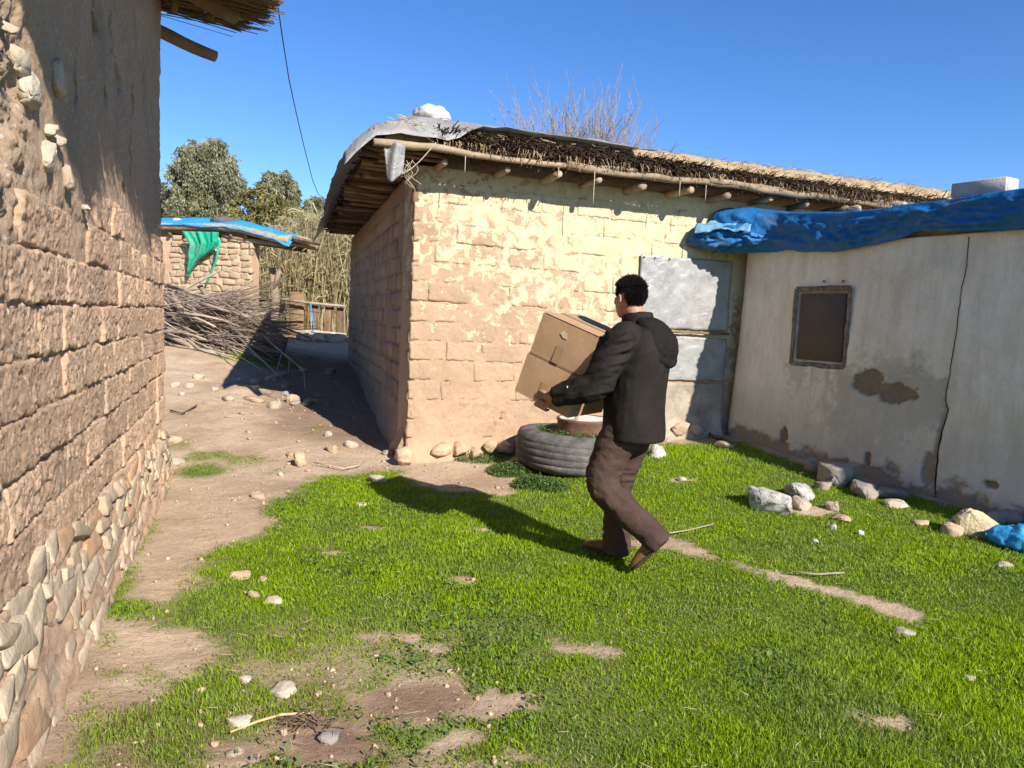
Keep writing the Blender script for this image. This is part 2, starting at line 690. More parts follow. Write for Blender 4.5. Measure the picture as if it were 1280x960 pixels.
def skin():
    m = Mat('skin', .5, .35)
    m.col(m.ramp(m.noise(18, 4, .6), [(.3, (.36, .17, .105)), (.7, (.46, .235, .15))]))
    m.b.inputs['Subsurface Weight'].default_value = .12
    m.b.inputs['Subsurface Radius'].default_value = (.012, .005, .003)
    m.bump(m.noise(90, 4, .6), .2, .002)
    return m.m


M['skin'] = skin()
M['hair'] = mat_simple('black_hair', (.013, .010, .009), .4, 60, .8, .15, .8, 140, .004, 0)
M['eye'] = mat_simple('eye_white', (.7, .68, .65), .05, 30, .2, .5, 0, rnd=0)


def rubber():
    m = Mat('dusty_tyre_rubber', .85, .2)
    n = m.noise(7, 7, .7)
    base = m.ramp(n, [(.3, (.055, .05, .048)), (.55, (.13, .12, .11)), (.8, (.26, .225, .185))])
    st = m.noise(9, 5, .7, stretch=(1, 1, 6))
    base = m.mix(.6, base, m.ramp(st, [(.3, .55), (.7, 1.2)]), 'MULTIPLY')
    m.col(base)
    m.bump(m.noise(24, 6, .7, stretch=(1, 1, 2.5)), .8, .012)
    return m.m


M['rubber'] = rubber()
M['rust'] = mat_simple('rusty_brown_steel', (.15, .075, .05), .4, 10, .75, .3, .5, 40, .004, 0)
M['cement'] = mat_simple('cement', (.46, .42, .36), .25, 7, .9, .2, .6, 40, .008, .1)
M['cement_pale'] = mat_simple('pale_cement_block', (.60, .57, .52), .2, 7, .9, .2, .6, 40, .008, 0)
M['cement_brown'] = mat_simple('dirty_cement_render', (.36, .30, .23), .45, 6, .95, .15, .8, 30, .012, 0)
M['soil'] = mat_simple('dark_soil', (.13, .085, .055), .3, 12, .95, .1, .8, 30, .01, 0)
M['clod'] = mat_simple('earth_clod', (.42, .31, .21), .35, 9, .97, .1, 0, rnd=0)
M['wire'] = mat_simple('black_wire', (.02, .02, .02), .1, 10, .5, .4, 0, rnd=0)
M['string'] = mat_simple('pale_string', (.45, .38, .28), .2, 30, .9, .1, 0, rnd=0)


def tin():
    m = Mat('crinkled_grey_sheet', .38, .5)
    m.b.inputs['Metallic'].default_value = .1
    base = m.ramp(m.noise(6, 7, .7), [(.3, (.22, .215, .205)), (.5, (.32, .312, .30)), (.8, (.40, .39, .375))])
    m.col(base)
    n1 = m.bump(m.noise(10, 6, .6, dist=2.0), .3, .02)
    m.bump(m.noise(50, 4, .6, dist=1), .2, .004, n1)
    return m.m


M['tin'] = tin()


def plaster():
    m = Mat('old_lime_plaster', .94, .15)
    c = (.80, .715, .60)
    a = m.noise(1.6, 7, .65)
    base = m.ramp(a, [(.3, shade(c, .80)), (.5, c), (.7, (.84, .79, .71))])
    streak = m.noise(5, 5, .7, stretch=(1.6, 1.6, .28))
    base = m.mix(.55, base, m.ramp(streak, [(.3, (.70, .64, .56)), (.6, (1.06, 1.05, 1.03))]), 'MULTIPLY')
    base = m.mix(.35, base, m.ramp(m.noise(30, 5, .7), [(.3, .72), (.7, 1.12)]), 'MULTIPLY')
    pink = m.mapr(m.noise(2.6, 3, .5), .55, .72)
    base = m.mix(m.math('MULTIPLY', pink, .25), base, (.60, .48, .37))
    gl = m.attr('grey')
    base = m.mix(gl, base, m.mix(m.noise(12, 5, .7), (.31, .27, .22), (.50, .445, .375)))
    w = m.attr('wear')
    base = m.mix(w, base, m.mix(m.noise(16, 6, .7), (.13, .095, .065), (.34, .26, .19)))
    m.col(base)
    n1 = m.bump(m.noise(7, 6, .6), .35, .02)
    m.bump(m.noise(60, 5, .7), .45, .005, n1)
    return m.m


M['plaster'] = plaster()
M['fissure'] = mat_simple('dark_fissure', (.05, .04, .03), .3, 20, 1, 0, 0, rnd=0)
M['board'] = mat_simple('dark_brown_shutter', (.115, .085, .068), .15, 4, .8, .25, .25, 30, .004, 0)
M['frame_worn'] = mat_simple('worn_window_frame', (.20, .155, .115), .75, 18, .9, .2, .9, 40, .012, 0)


def ground_mat():
    m = Mat('earth', .97, .08)
    a = m.noise(1.3, 8, .65)
    dirt = m.ramp(a, [(.3, (.37, .255, .165)), (.5, (.49, .355, .24)), (.7, (.57, .43, .305))])
    dirt = m.mix(.6, dirt, m.ramp(m.noise(26, 6, .75), [(.3, .62), (.7, 1.2)]), 'MULTIPLY')
    speck = m.math('LESS_THAN', m.voro(34), .17)
    speck = m.math('MULTIPLY', speck, m.math('GREATER_THAN', m.noise(5, 3), .5))
    dirt = m.mix(m.math('MULTIPLY', speck, .6), dirt, (.60, .50, .38))
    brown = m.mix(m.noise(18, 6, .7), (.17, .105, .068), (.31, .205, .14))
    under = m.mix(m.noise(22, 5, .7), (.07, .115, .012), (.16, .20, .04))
    c = m.mix(m.attr('mud'), dirt, brown)  # brown for mud patches, and as painted shade in the alley
    c = m.mix(m.attr('grass'), c, under)
    m.col(c)
    n1 = m.bump(m.noise(9, 7, .7), .6, .04)
    m.bump(m.noise(60, 5, .7), .6, .008, n1)
    return m.m


M['ground'] = ground_mat()


def leaf_mat(name, c0, c1, c2, trans=.35, attrname='tint'):
    m = Mat(name, .55, .3)
    col = m.ramp(m.attr(attrname), [(0, c0), (.5, c1), (1, c2)])
    m.col(col)
    nt = m.nt
    tr = nt.nodes.new('ShaderNodeBsdfTranslucent')
    nt.links.new(col, tr.inputs['Color'])
    mx = nt.nodes.new('ShaderNodeMixShader')
    mx.inputs[0].default_value = trans
    nt.links.new(m.b.outputs[0], mx.inputs[1])
    nt.links.new(tr.outputs[0], mx.inputs[2])
    nt.links.new(mx.outputs[0], nt.nodes['Material Output'].inputs['Surface'])
    return m.m


def grass_mat():
    m = Mat('grass_blades', .5, .3)
    fresh = m.ramp(m.attr('tint'), [(0, (.13, .21, .006)), (.5, (.28, .42, .005)), (.93, (.40, .52, .012)), (1, (.42, .36, .16))])
    cool = m.ramp(m.attr('tint'), [(0, (.12, .19, .025)), (.6, (.24, .34, .04)), (.9, (.36, .44, .10)), (1, (.42, .36, .2))])
    col = m.mix(m.mapr(m.noise(1.1, 4, .6), .46, .62), fresh, cool)
    dry = m.mix(m.noise(30, 2), (.30, .25, .10), (.20, .16, .07))
    col = m.mix(m.attr('dry'), col, dry)
    m.col(col)
    nt = m.nt
    tr = nt.nodes.new('ShaderNodeBsdfTranslucent')
    nt.links.new(col, tr.inputs['Color'])
    mx = nt.nodes.new('ShaderNodeMixShader')
    mx.inputs[0].default_value = .45
    nt.links.new(m.b.outputs[0], mx.inputs[1])
    nt.links.new(tr.outputs[0], mx.inputs[2])
    nt.links.new(mx.outputs[0], nt.nodes['Material Output'].inputs['Surface'])
    return m.m


M['grass'] = grass_mat()
M['weed'] = leaf_mat('weed_leaves', (.045, .085, .022), (.085, .15, .035), (.15, .23, .06), .3)
M['euc'] = leaf_mat('eucalyptus_leaves', (.13, .14, .07), (.27, .275, .155), (.46, .44, .28), .35)
M['olive'] = leaf_mat('olive_shrub_leaves', (.08, .09, .04), (.16, .165, .08), (.28, .26, .13), .3)
M['yellow_leaf'] = leaf_mat('autumn_leaves', (.16, .155, .06), (.26, .24, .10), (.44, .36, .10), .3)
M['reed'] = leaf_mat('reed_blades', (.24, .205, .10), (.42, .355, .18), (.62, .53, .31), .3)
M['bark_pale'] = wood('pale_bark', (.40, .33, .26))
M['bark_bare'] = wood('bare_twigs', (.30, .235, .185))

# ================================================================== GROUND
_CP = np.array([(0, 0, 0), (-1.4, 2.4, 0), (-.7, .4, 0), (2, 2, 0), (4, 2, .02), (6, 2, .05), (0, 3, 0), (2.4, 4, .05), (.7, 4.45, .06),
                (-3.06, 6.65, .0), (-2.2, 4.4, 0), (-1.0, 5.2, .02), (-.98, 7.2, .06), (2.3, 8.4, .32), (3.87, 5.7, .15), (3.1, 7.0, .22), (1.2, 6.0, .1),
                (.5, 7.1, .12), (1.4, 7.9, .24), (-3.65, 9, .38), (-2.6, 8.0, .19), (-4.75, 12, .8), (-1.9, 9.5, .22), (-2.5, 11, .38), (-3.6, 16, .70), (-3.0, 13, .55),
                (-6, 14, .95), (-5, 18, .85), (-5.5, 9.0, .42), (-8, 8, .4), (-10, 16, .9), (-2, 20, .85), (3, 14, .4), (8, 9, .3), (6, 6, .2), (-5, 4, .05),
                (-5, 0, 0), (6, -3, 0), (-4, -4, 0), (0, -4, 0), (10, 16, .6), (0, 24, .9), (-12, 24, .95)])


def _tps(r):
    return np.where(r > 1e-9, r * r * np.log(r + 1e-12), 0)


_n = len(_CP)
_K = _tps(np.linalg.norm(_CP[:, None, :2] - _CP[None, :, :2], axis=2)) + np.eye(_n) * .15
_P = np.hstack([np.ones((_n, 1)), _CP[:, :2]])
_W = np.linalg.solve(np.block([[_K, _P], [_P.T, np.zeros((3, 3))]]), np.concatenate([_CP[:, 2], np.zeros(3)]))


def gz(x, y, detail=True):
    x = np.atleast_1d(np.asarray(x, float)); y = np.atleast_1d(np.asarray(y, float))
    xc = np.clip(x, -14, 12); yc = np.clip(y, -5, 26)
    z = _W[_n] + _W[_n + 1] * xc + _W[_n + 2] * yc
    for k in range(_n):
        z = z + _W[k] * _tps(np.hypot(xc - _CP[k, 0], yc - _CP[k, 1]))
    p = np.stack([x, y, 0 * x], 1)
    if detail:
        z = z + .035 * fbm(p, .9, 3, 3) + .012 * fbm(p, 5, 3, 8)
        # lumpy bank beside the alley
        z = z + .07 * fbm(p, 1.8, 5, 21, .6) * sstep(6.8, 9.5, y)
    return z


def gzs(x, y): return float(gz(x, y)[0])


def gp(u, v):
    d = ray(u, v)
    z = 0.
    for _ in range(12):
        t = (z - EYE) / d[2]
        t = min(max(t, .1), 60)
        P = CAM + d * t
        z = .5 * z + .5 * gzs(P[0], P[1])
    return np.array([P[0], P[1], gzs(P[0], P[1])])


def poly_sd(x, y, poly):
    """signed distance to a polygon, negative inside"""
    P = np.asarray(poly)[:, :2]
    d = np.full(x.shape, 1e9); inside = np.zeros(x.shape, bool)
    for a, b in zip(P, np.roll(P, -1, axis=0)):
        e = b - a
        t = np.clip(((x - a[0]) * e[0] + (y - a[1]) * e[1]) / (e @ e + 1e-12), 0, 1)
        d = np.minimum(d, np.hypot(x - a[0] - t * e[0], y - a[1] - t * e[1]))
        c = ((a[1] > y) != (b[1] > y)) & (x < (b[0] - a[0]) * (y - a[1]) / (b[1] - a[1] + 1e-12) + a[0])
        inside ^= c
    return np.where(inside, -d, d)


# house frames ------------------------------------------------------
class Wall:
    def __init__(self, O, e):
        self.O = np.array([O[0], O[1], 0.]); e = np.array([e[0], e[1], 0.]); self.e = e / np.linalg.norm(e)
        self.n = np.array([self.e[1], -self.e[0], 0.])          # outward; along e is to the right seen from outside

    def pt(self, s, z, off=0.):
        s = np.asarray(s, float)[..., None]; z = np.asarray(z, float)[..., None]; off = np.asarray(off, float)[..., None]
        return self.O + self.e * s + self.n * off + np.array([0, 0, 1.]) * z

    def sz(self, u, v, off=0.):
        P = on_plane(u, v, self.O + self.n * off, self.n) - self.O
        return float(P @ self.e), float(P[2])

    def mat(self, s, z, off=0.):
        P = self.pt(s, z, off); up = np.array([0, 0, 1.]); y = -self.n
        return Matrix(((self.e[0], y[0], 0, P[0]), (self.e[1], y[1], 0, P[1]), (self.e[2], y[2], 1, P[2]), (0, 0, 0, 1)))


LEFT = Wall((-0.755, -0.063), (-.325, .946))           # long wall of the near house; its far corner is at s = 6.95
LEFT_END = 6.95
A2 = np.array([-.98, 7.25])
E1 = np.array([3.18, 1.15]); E1 /= np.linalg.norm(E1)
E2 = np.array([-.283, .959])
FRONT = Wall(A2, E1)
SIDE = Wall(A2 + E2 * 7.6, -E2)                     # near corner at s = 7.6
RIGHT = Wall((2.36, 8.45), (.478, -.878))

# ground cover layout ------------------------------------------------
px = lambda pts: [gp(u, v) for u, v in pts]
DIRT = [
    (px([(205, 760), (250, 735), (265, 690), (335, 660), (345, 625), (385, 598), (388, 565), (440, 542), (500, 572), (470, 520), (432, 446), (360, 438), (215, 440), (199, 590), (150, 750)]), .10),
    (px([(128, 775), (215, 790), (285, 822), (236, 850), (140, 830)]), .06),
    (px([(430, 872), (500, 850), (570, 855), (595, 880), (540, 908), (450, 905)]), .05),
    (px([(350, 958), (365, 915), (440, 900), (480, 930), (490, 958)]), .05),
    (px([(500, 592), (560, 572), (600, 580), (650, 600), (640, 618), (560, 614), (520, 608)]), .05),
    (px([(800, 668), (840, 671), (930, 703), (1060, 739), (1150, 767), (1155, 778), (1090, 760), (960, 718), (850, 690), (790, 684)]), .04),
]
SPOTS = [(585, 725, .085), (740, 815, .075), (605, 885, .13), (510, 797, .05), (350, 790, .05), (600, 660, .06), (470, 660, .05), (660, 945, .06), (560, 930, .08), (300, 945, .1),
         (415, 690, .05), (1010, 640, .12), (850, 600, .06), (1120, 900, .04), (690, 700, .04), (470, 800, .05), (560, 815, .07), (180, 870, .07), (120, 850, .05)]
SPOTS = [(*gp(u, v)[:2], r) for u, v, r in SPOTS]
MUDP = DIRT[2][0], DIRT[3][0]


def grass_cover(x, y):
    p = np.stack([x, y, 0 * x], 1)
    w = fbm(p, 3.2, 4, 51) * .16 + fbm(p, 11, 3, 52) * .09
    w2 = fbm(p, 17, 3, 53) * .10
    g = np.ones(x.shape)
    for poly, soft in DIRT:
        sd = poly_sd(x, y, poly) + w + w2 * .7
        g = np.minimum(g, sstep(-soft, soft * 1.2, sd))
    for sx, sy, r in SPOTS:
        g = np.minimum(g, sstep(-.03, .04, np.hypot((x - sx) * .75, (y - sy) * 1.15) - r * .75 + w * .9 + w2))
    # bare strips along the walls
    fo = -((x - FRONT.O[0]) * FRONT.n[0] + (y - FRONT.O[1]) * FRONT.n[1])
    g = np.minimum(g, sstep(.12, .42, -fo + w))
    ro = (x - RIGHT.O[0]) * RIGHT.n[0] + (y - RIGHT.O[1]) * RIGHT.n[1]
    g = np.minimum(g, sstep(.10, .30, ro + w * .8))
    lo = (x - LEFT.O[0]) * LEFT.n[0] + (y - LEFT.O[1]) * LEFT.n[1]
    g = np.minimum(g, sstep(.10, .22, lo + w))
    # thin, patchy cover in the lower left
    thin = sstep(.9, -.5, x) * sstep(3.9, 2.6, y)
    n = fbm(p, 4.5, 4, 61)
    g = g * (1 - thin * (.25 + .70 * sstep(-.3, .2, n)))
    # past the alley there is only bare bank with a few tufts
    g = g * (1 - sstep(7.2, 7.9, y) * sstep(-.8, -1.2, x))
    tuft = sstep(.18, .42, fbm(p, 2.6, 3, 71)) * sstep(-1.9, -2.3, x) * sstep(5.4, 6.2, y) * sstep(9.5, 8.2, y) * .55
    tuft = np.maximum(tuft, sstep(.30, .1, np.hypot(x + 2.72, y - 6.75)) * .9)
    return np.clip(np.maximum(g, tuft), 0, 1)


def mud_shade_cover(x, y):
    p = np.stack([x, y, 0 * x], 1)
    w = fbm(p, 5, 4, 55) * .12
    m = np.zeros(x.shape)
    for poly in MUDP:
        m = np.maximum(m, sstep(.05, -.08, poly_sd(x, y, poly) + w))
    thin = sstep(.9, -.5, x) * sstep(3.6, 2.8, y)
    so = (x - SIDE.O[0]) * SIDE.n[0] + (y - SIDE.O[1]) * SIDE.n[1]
    alley_shade = sstep(1.7, .9, so + w * 2) * sstep(-.3, 0, so) * sstep(7.4, 8.2, y) * sstep(16, 13.5, y)      # alley shade put into the ground colour
    return np.maximum(np.maximum(m, alley_shade * .85), thin * sstep(-.2, .3, fbm(p, 3, 4, 62)) * .65)


def axis(a0, a1, st, far, grow=1.22):
    mid = list(np.arange(a0, a1, st))
    hi, s = [mid[-1]], st
    while hi[-1] < far:
        s *= grow; hi.append(hi[-1] + s)
    lo, s = [mid[0]], st
    while lo[-1] > -far:
        s *= grow; lo.append(lo[-1] - s)
    return np.array(lo[:0:-1] + mid + hi[1:])


gx = axis(-6, 6.2, .045, 900); gy = axis(.8, 13, .045, 900)
GX, GY = np.meshgrid(gx, gy, indexing='ij')
fx, fy = GX.ravel(), GY.ravel()
fz = gz(fx, fy)
gcov = grass_cover(fx, fy)
gmask = (np.abs(fx) < 9) & (fy > -3) & (fy < 20)
gcov = np.where(gmask, gcov, .6)
gcov = np.where((fy > 12) & (fx < 6), 0.15, gcov)
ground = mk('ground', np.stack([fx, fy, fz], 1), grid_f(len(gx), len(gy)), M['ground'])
tag(ground, 'tan earth rising from the grassy yard to the bank', kind='structure')
attr(ground, 'grass', gcov)
attr(ground, 'mud', np.where(gmask, mud_shade_cover(fx, fy), 0))  # mud patches plus the painted alley shade


# ================================================================== BRICKWORK
def brick_lib(name, l, h, nx, nz, count, seed, rough, rnd, mat, out=.006, depth=.09):
    lib = []
    for k in range(count):
        xs = np.linspace(-.5, .5, nx + 1); xs = np.concatenate([[-.5], xs, [.5]])
        zs = np.linspace(-.5, .5, nz + 1); zs = np.concatenate([[-.5], zs, [.5]])
        X, Z = np.meshgrid(xs * l, zs * h, indexing='ij')
        ring = np.zeros(X.shape, bool); ring[0] = ring[-1] = True; ring[:, 0] = ring[:, -1] = True
        p = np.stack([X.ravel(), Z.ravel(), np.full(X.size, k * 7.3 + seed)], 1)
        d = np.minimum(l / 2 - np.abs(X), h / 2 - np.abs(Z)).ravel()
        Y = rnd * np.clip(1 - d / (rnd * 1.4), 0, 1) ** 2 + fbm(p, 9, 4, seed) * rough + fbm(p, 34, 4, seed + 3, .75) * rough * 1.0
        Y = np.where(ring.ravel(), depth, Y)
        x2 = X.ravel() + fbm(p, 14, 3, seed + 7) * out * 1.6
        z2 = Z.ravel() + fbm(p, 14, 3, seed + 9) * out * 1.6
        me = new_mesh(name, np.stack([x2, Y, z2], 1), grid_f(len(xs), len(zs))[:, ::-1], True)
        me.materials.append(mat)
        lib.append(me)
    return lib


def lay_bricks(wall, parent, lib, l, h, gap, s0, s1, z0, z1, offset, rnd, keep=None, jit=.006, limit=999, order=1, head=None):
    out = []
    rows = int((z1 - z0) / (h + gap)) + 1
    inv = Matrix.Translation(-parent.location)
    for r in range(rows):
        z = z0 + (r + .5) * (h + gap)
        if z + h / 2 > z1 + .03: break
        s = s0 - (l * .5 if r % 2 else 0) + rnd.uniform(-.05, .05)
        while s < s1:
            L = l * rnd.uniform(.82, 1.12)
            a, b = max(s, s0), min(s + L, s1)
            if b - a > .07 and (keep is None or keep((a + b) / 2, z)):
                out.append(((a + b) / 2, z, b - a))
            s += L + (gap if head is None else head)
    if order < 0: out.sort(key=lambda t: -t[0])
    objs = []
    for k, (s, z, L) in enumerate(out[:limit]):
        me = lib[rnd.randrange(len(lib))]
        o = bpy.data.objects.new('brick', me)
        COL.objects.link(o)
        o.parent = parent; o.matrix_parent_inverse = inv
        mw = wall.mat(s, z + rnd.uniform(-.004, .004), offset(s, z) + rnd.uniform(-jit, jit))
        o.matrix_world = mw @ Matrix.Rotation(rnd.uniform(-.012, .012), 4, 'Y') @ Matrix.Rotation(rnd.uniform(-.02, .02), 4, 'Z') \
            @ Matrix.Diagonal((L / l * rnd.choice((1, -1)), 1, 1, 1))
        o.matrix_basis = o.matrix_world.copy()
        objs.append(o)
    return objs, out[limit:]


def wall_grid(name, wall, s0, s1, z0, z1, st, off, mat, parent, attrs=None, depth=.35, zbot=None):
    """a wall skin with a real return of some depth behind it"""
    ns, nz = max(2, int((s1 - s0) / st)), max(2, int((z1 - z0) / st))
    S, Z = np.meshgrid(np.linspace(s0, s1, ns), np.linspace(z0, z1, nz), indexing='ij')
    O = off(S.ravel(), Z.ravel())
    V = wall.pt(S.ravel(), Z.ravel(), O)
    F = [tuple(q) for q in grid_f(ns, nz)]
    m = len(V)
    back = wall.pt(np.array([s0, s1, s1, s0]), np.array([z0, z0, z1, z1]), -depth)
    V = np.vstack([V, back])
    a = [i * nz for i in range(ns)]; b = [(ns - 1) * nz + j for j in range(nz)]
    c = [i * nz + nz - 1 for i in range(ns)]; d = list(range(nz))
    F += [tuple(a[::-1] + [m, m + 1])[::1], tuple(b[::-1] + [m + 1, m + 2]), tuple(c + [m + 2, m + 3]), tuple(d + [m + 3, m]), (m + 1, m, m + 3, m + 2)]
    o = mk(name, V, F, mat, parent, True)
    o.data.polygons.foreach_set('use_smooth', np.array([len(p.vertices) == 4 and max(p.vertices) < m for p in o.data.polygons]))
    if attrs:
        for k, fn in attrs.items():
            attr(o, k, np.concatenate([fn(S.ravel(), Z.ravel()), np.zeros(4)]))
    return o


def P3(s, z, k=0.): return np.stack([s, z, np.full(np.shape(s), k)], 1)


# ================================================================== LEFT HOUSE
lh = thing('mud_house', 'near mud brick house with stone footing and reed eave beside the earth path', 'house',
           (*LEFT.pt(3.5, 0)[:2], 0))
rnd = random.Random(3)
BT = 1.98          # brick courses show up to about here; mud plaster above


def crumble(s, z):     # hollowed, broken area high on the near end
    return sstep(1.0, .45, np.hypot((s - 2.15) / .95, (z - 2.15) / .75))


def left_off(s, z):
    p = P3(s, z)
    batter = .05 * (1 - z / 3.9)
    o = batter + .028 * fbm(p, 2.2, 4, 5) + .011 * fbm(p, 16, 4, 6) + .006 * fbm(p * np.array([1.6, .6, 1]), 30, 3, 7, .75)
    low = sstep(BT + .1, BT - .1, z + .1 * fbm(p, 3, 3, 9))
    o = o + low * (.000 + .018 * fbm(p, 6, 4, 33) + .012 * fbm(p, 30, 3, 34, .7))
    c = crumble(s, z)
    o = o + c * (.10 * fbm(p, 4.5, 4, 15) + .06 * fbm(p, 15, 4, 16, .7) + .03 * fbm(p, 34, 3, 17, .7) - .02)
    # slits and holes in the plaster
    for cs, cz, w, h, dep in [(*LEFT.sz(u, v), w * 1.4, h, .22) for u, v, w, h in ((114, 14, .03, .13), (117, 32, .045, .04), (138, 42, .03, .12), (144, 94, .045, .10), (177, 105, .05, .20), (162, 122, .03, .1), (189, 140, .035, .13), (92, 100, .02, .12), (158, 192, .025, .13), (150, 235, .02, .06), (126, 120, .015, .05))]:
        q = np.hypot((s - cs + .02 * np.sin((z - cz) * 40)) / w, (z - cz) / h)
        o = o - dep * sstep(1.15, .5, q + .25 * fbm(p, 25, 2, 13))
    # rounded far corner
    return o - .06 * sstep(LEFT_END - .12, LEFT_END, s) ** 2


wall_grid('wall', LEFT, -.1, LEFT_END, -.1, 3.9, .012, left_off, M['mud_plaster'], lh, depth=.5)
lib = brick_lib('brick', .42, .176, 64, 28, 16, 40, .013, .008, M['mud'], .011)
lay_bricks(LEFT, lh, lib, .42, .178, .007, .9, LEFT_END - .02, .33, BT + .06,
           lambda s, z: .05 * (1 - z / 3.9) + .012 + .022 * float(fbm(np.array([[s, z, 0]]), 2.2, 4, 5)[0]), rnd, jit=.007, head=-.012,
           keep=lambda s, z: z < BT - .12 + .2 * math.sin(s * 3.1) and float(crumble(np.array([s]), np.array([z]))[0]) < .5)
# end wall of the near house (faces the bank)
LEND = Wall(LEFT.pt(LEFT_END, 0)[:2] - np.array([0, 0]), (-.946, -.325))
wall_grid('end_wall', LEND, .03, 4.0, -.1, 3.9, .08, lambda s, z: .02 * fbm(P3(s, z), 3, 3, 44) - .02, M['mud_plaster'], lh, depth=.4)

# stones in the crumbled part
rocks = [hull_rock('stone', 100 + k, 20, .75, 3, .11) for k in range(14)]
slabs = [block_rock('slab', 200 + k) for k in range(18)]


def place_rock(name, P, size, mat, parent=None, rot=None, seed=0, sub=None):
    r = random.Random(seed * 13 + 5)
    me = rocks[r.randrange(len(rocks))] if sub is None else sub
    key = me.name + mat.name
    if key not in place_rock.cache:
        m2 = me.copy(); m2.materials.clear(); m2.materials.append(mat); place_rock.cache[key] = m2
    o = bpy.data.objects.new(name, place_rock.cache[key])
    COL.objects.link(o)
    if parent is not None:
        o.parent = parent
        o.matrix_parent_inverse = Matrix.Translation(-parent.location)
    R = rot if rot is not None else Matrix.Rotation(r.uniform(0, 6.28), 4, 'Z') @ Matrix.Rotation(r.uniform(-.25, .25), 4, 'X')
    o.matrix_basis = Matrix.Translation(Vector([float(c) for c in P])) @ R @ Matrix.Diagonal((size[0] / 2, size[1] / 2, size[2] / 2, 1))
    return o


place_rock.cache = {}
wallrot = lambda W, r: (Matrix(((W.e[0], -W.n[0], 0, 0), (W.e[1], -W.n[1], 0, 0), (0, 0, 1, 0), (0, 0, 0, 1))) @ Matrix.Rotation(r, 4, 'Y'))
for k, (u, v, w, h) in enumerate([(28, 80, 26, 28), (34, 110, 28, 44), (62, 96, 22, 34), (54, 162, 14, 12), (62, 175, 10, 12), (48, 195, 16, 30), (72, 222, 14, 26), (92, 258, 8, 6), (4, 35, 10, 12)]):
    s, z = LEFT.sz(u, v)
    d = (LEFT.pt(s, z) - CAM) @ cF
    o = place_rock('embedded_stone', LEFT.pt(s, z, .004 + float(left_off(np.array([s]), np.array([z]))[0])), (w * d / FPX * 2.0, .07, h * d / FPX * 1.35), M['stone_pale'], lh, wallrot(LEFT, rnd.uniform(-.3, .3)), k + 50)

# rubble footing: a battered core and single stones in rough courses


def foot_top(s): return .33 + .24 * np.clip(1 - s / 6.9, 0, 1) + .03 * np.sin(s * 5.1)


def foot_off(s, z): return .030 + .055 * np.clip(1 - z / .55, 0, 1)


fs = np.linspace(-.5, LEFT_END, 260)
core = Acc()
q = []
for off, zz in [(-.02, 1)] + [(float(np.interp(q_, [0, .25, .65, 1], [.062, .082, .108, .126])), 1 - q_) for q_ in np.linspace(0, 1, 16)] + [(.13, -.25)]:
    top = foot_top(fs) - .03
    q.append(LEFT.pt(fs, top * zz if zz >= 0 else np.full_like(fs, -.12), off + .036 * fbm(P3(fs, fs * 0 + zz * 2), 9, 4, 4)))
X = np.stack(q, 1)
mk('footing_core', X.reshape(-1, 3), grid_f(X.shape[0], X.shape[1])[:, ::-1], M['mud'], lh)
s_row = 0
for row in range(6):
    s = 1.0 + rnd.uniform(0, .2)
    while s < LEFT_END - .05:
        near = s < 3.6
        w = rnd.choice((rnd.uniform(.07, .15), rnd.uniform(.12, .24), rnd.uniform(.2, .38)))
        top = float(foot_top(s)); hh = top / 5.2
        z = hh * (row + .4) + rnd.uniform(-.03, .03)
        h = hh * rnd.uniform(.7, 1.5)
        R = wallrot(LEFT, rnd.gauss(-.05, .22)) @ Matrix.Rotation(-.2 + rnd.uniform(-.12, .12), 4, 'X')
        place_rock('footing_stone', LEFT.pt(s + w / 2, z, float(foot_off(s, z)) - .012 + rnd.uniform(-.012, .015)), (w * 1.05, .115, h * 1.0), M['stone_wall'], lh, R, rnd.randrange(9999), slabs[rnd.randrange(18)])
        s += w * rnd.uniform(.86, 1.0)

# eave: rough beams and a thick mat of reeds
beams = []
for k, (s, zb, L, r) in enumerate([(4.9, 3.92, .8, .06), (3.7, 3.93, .8, .06), (2.5, 3.92, .8, .06), (1.3, 3.92, .8, .06)]):
    t = np.linspace(-.3, L, 7)
    P = LEFT.pt(np.full(7, s) + .02 * np.sin(t * 5 + k), zb + .012 * np.sin(t * 7), t)
    tube_v = tube(P, r * np.linspace(1.08, .86, 7), 10, wob=.018, seed=k)
    mk('beam', *tube_v, M['wood_beam'], lh)
for k, (a, b_, r) in enumerate([(LEFT.pt(6.88, 3.73, -.2), at(270, 71, 6.85), .055), (LEFT.pt(6.2, 3.98, -.2), at(295, 20, 6.45), .075)]):
    mk('beam', *tube(np.linspace(a, b_, 8) + np.outer(np.sin(np.linspace(0, 6, 8)), [0, 0, .006]), r * np.linspace(1.05, .9, 8), 10, wob=.009, seed=k + 20), M['wood_beam'], lh)
P = LEFT.pt(np.array([6.0, 6.75]), np.array([3.98, 3.90]), np.array([.56, .52]))
mk('cross_pole', *tube(np.linspace(P[0], P[1], 6), .045, 9, wob=.015, seed=4), M['wood_beam'], lh)
mk('brace', *tube(np.linspace(LEFT.pt(6.75, 3.78, .38), LEFT.pt(6.6, 3.98, .46), 4), .035, 8, wob=.01), M['wood_beam'], lh)
mk('brace', *tube(np.linspace(LEFT.pt(6.72, 3.78, .12), LEFT.pt(6.66, 3.98, .14), 4), .032, 8, wob=.01), M['wood_beam'], lh)
n = 7500
s = RNG.uniform(.62, 7.05, n); z = 3.87 + RNG.uniform(0, .28, n) + .02 * np.sin(s * 4)
edge = .80 + .06 * np.sin(s * 2.3) + .05 * fbm(P3(s, z), 3, 3, 7) - .12 * sstep(6.75, 7, s)
o1 = edge + RNG.normal(0, .045, n) + .10 * (RNG.uniform(0, 1, n) > .93) * RNG.uniform(0, 1, n)
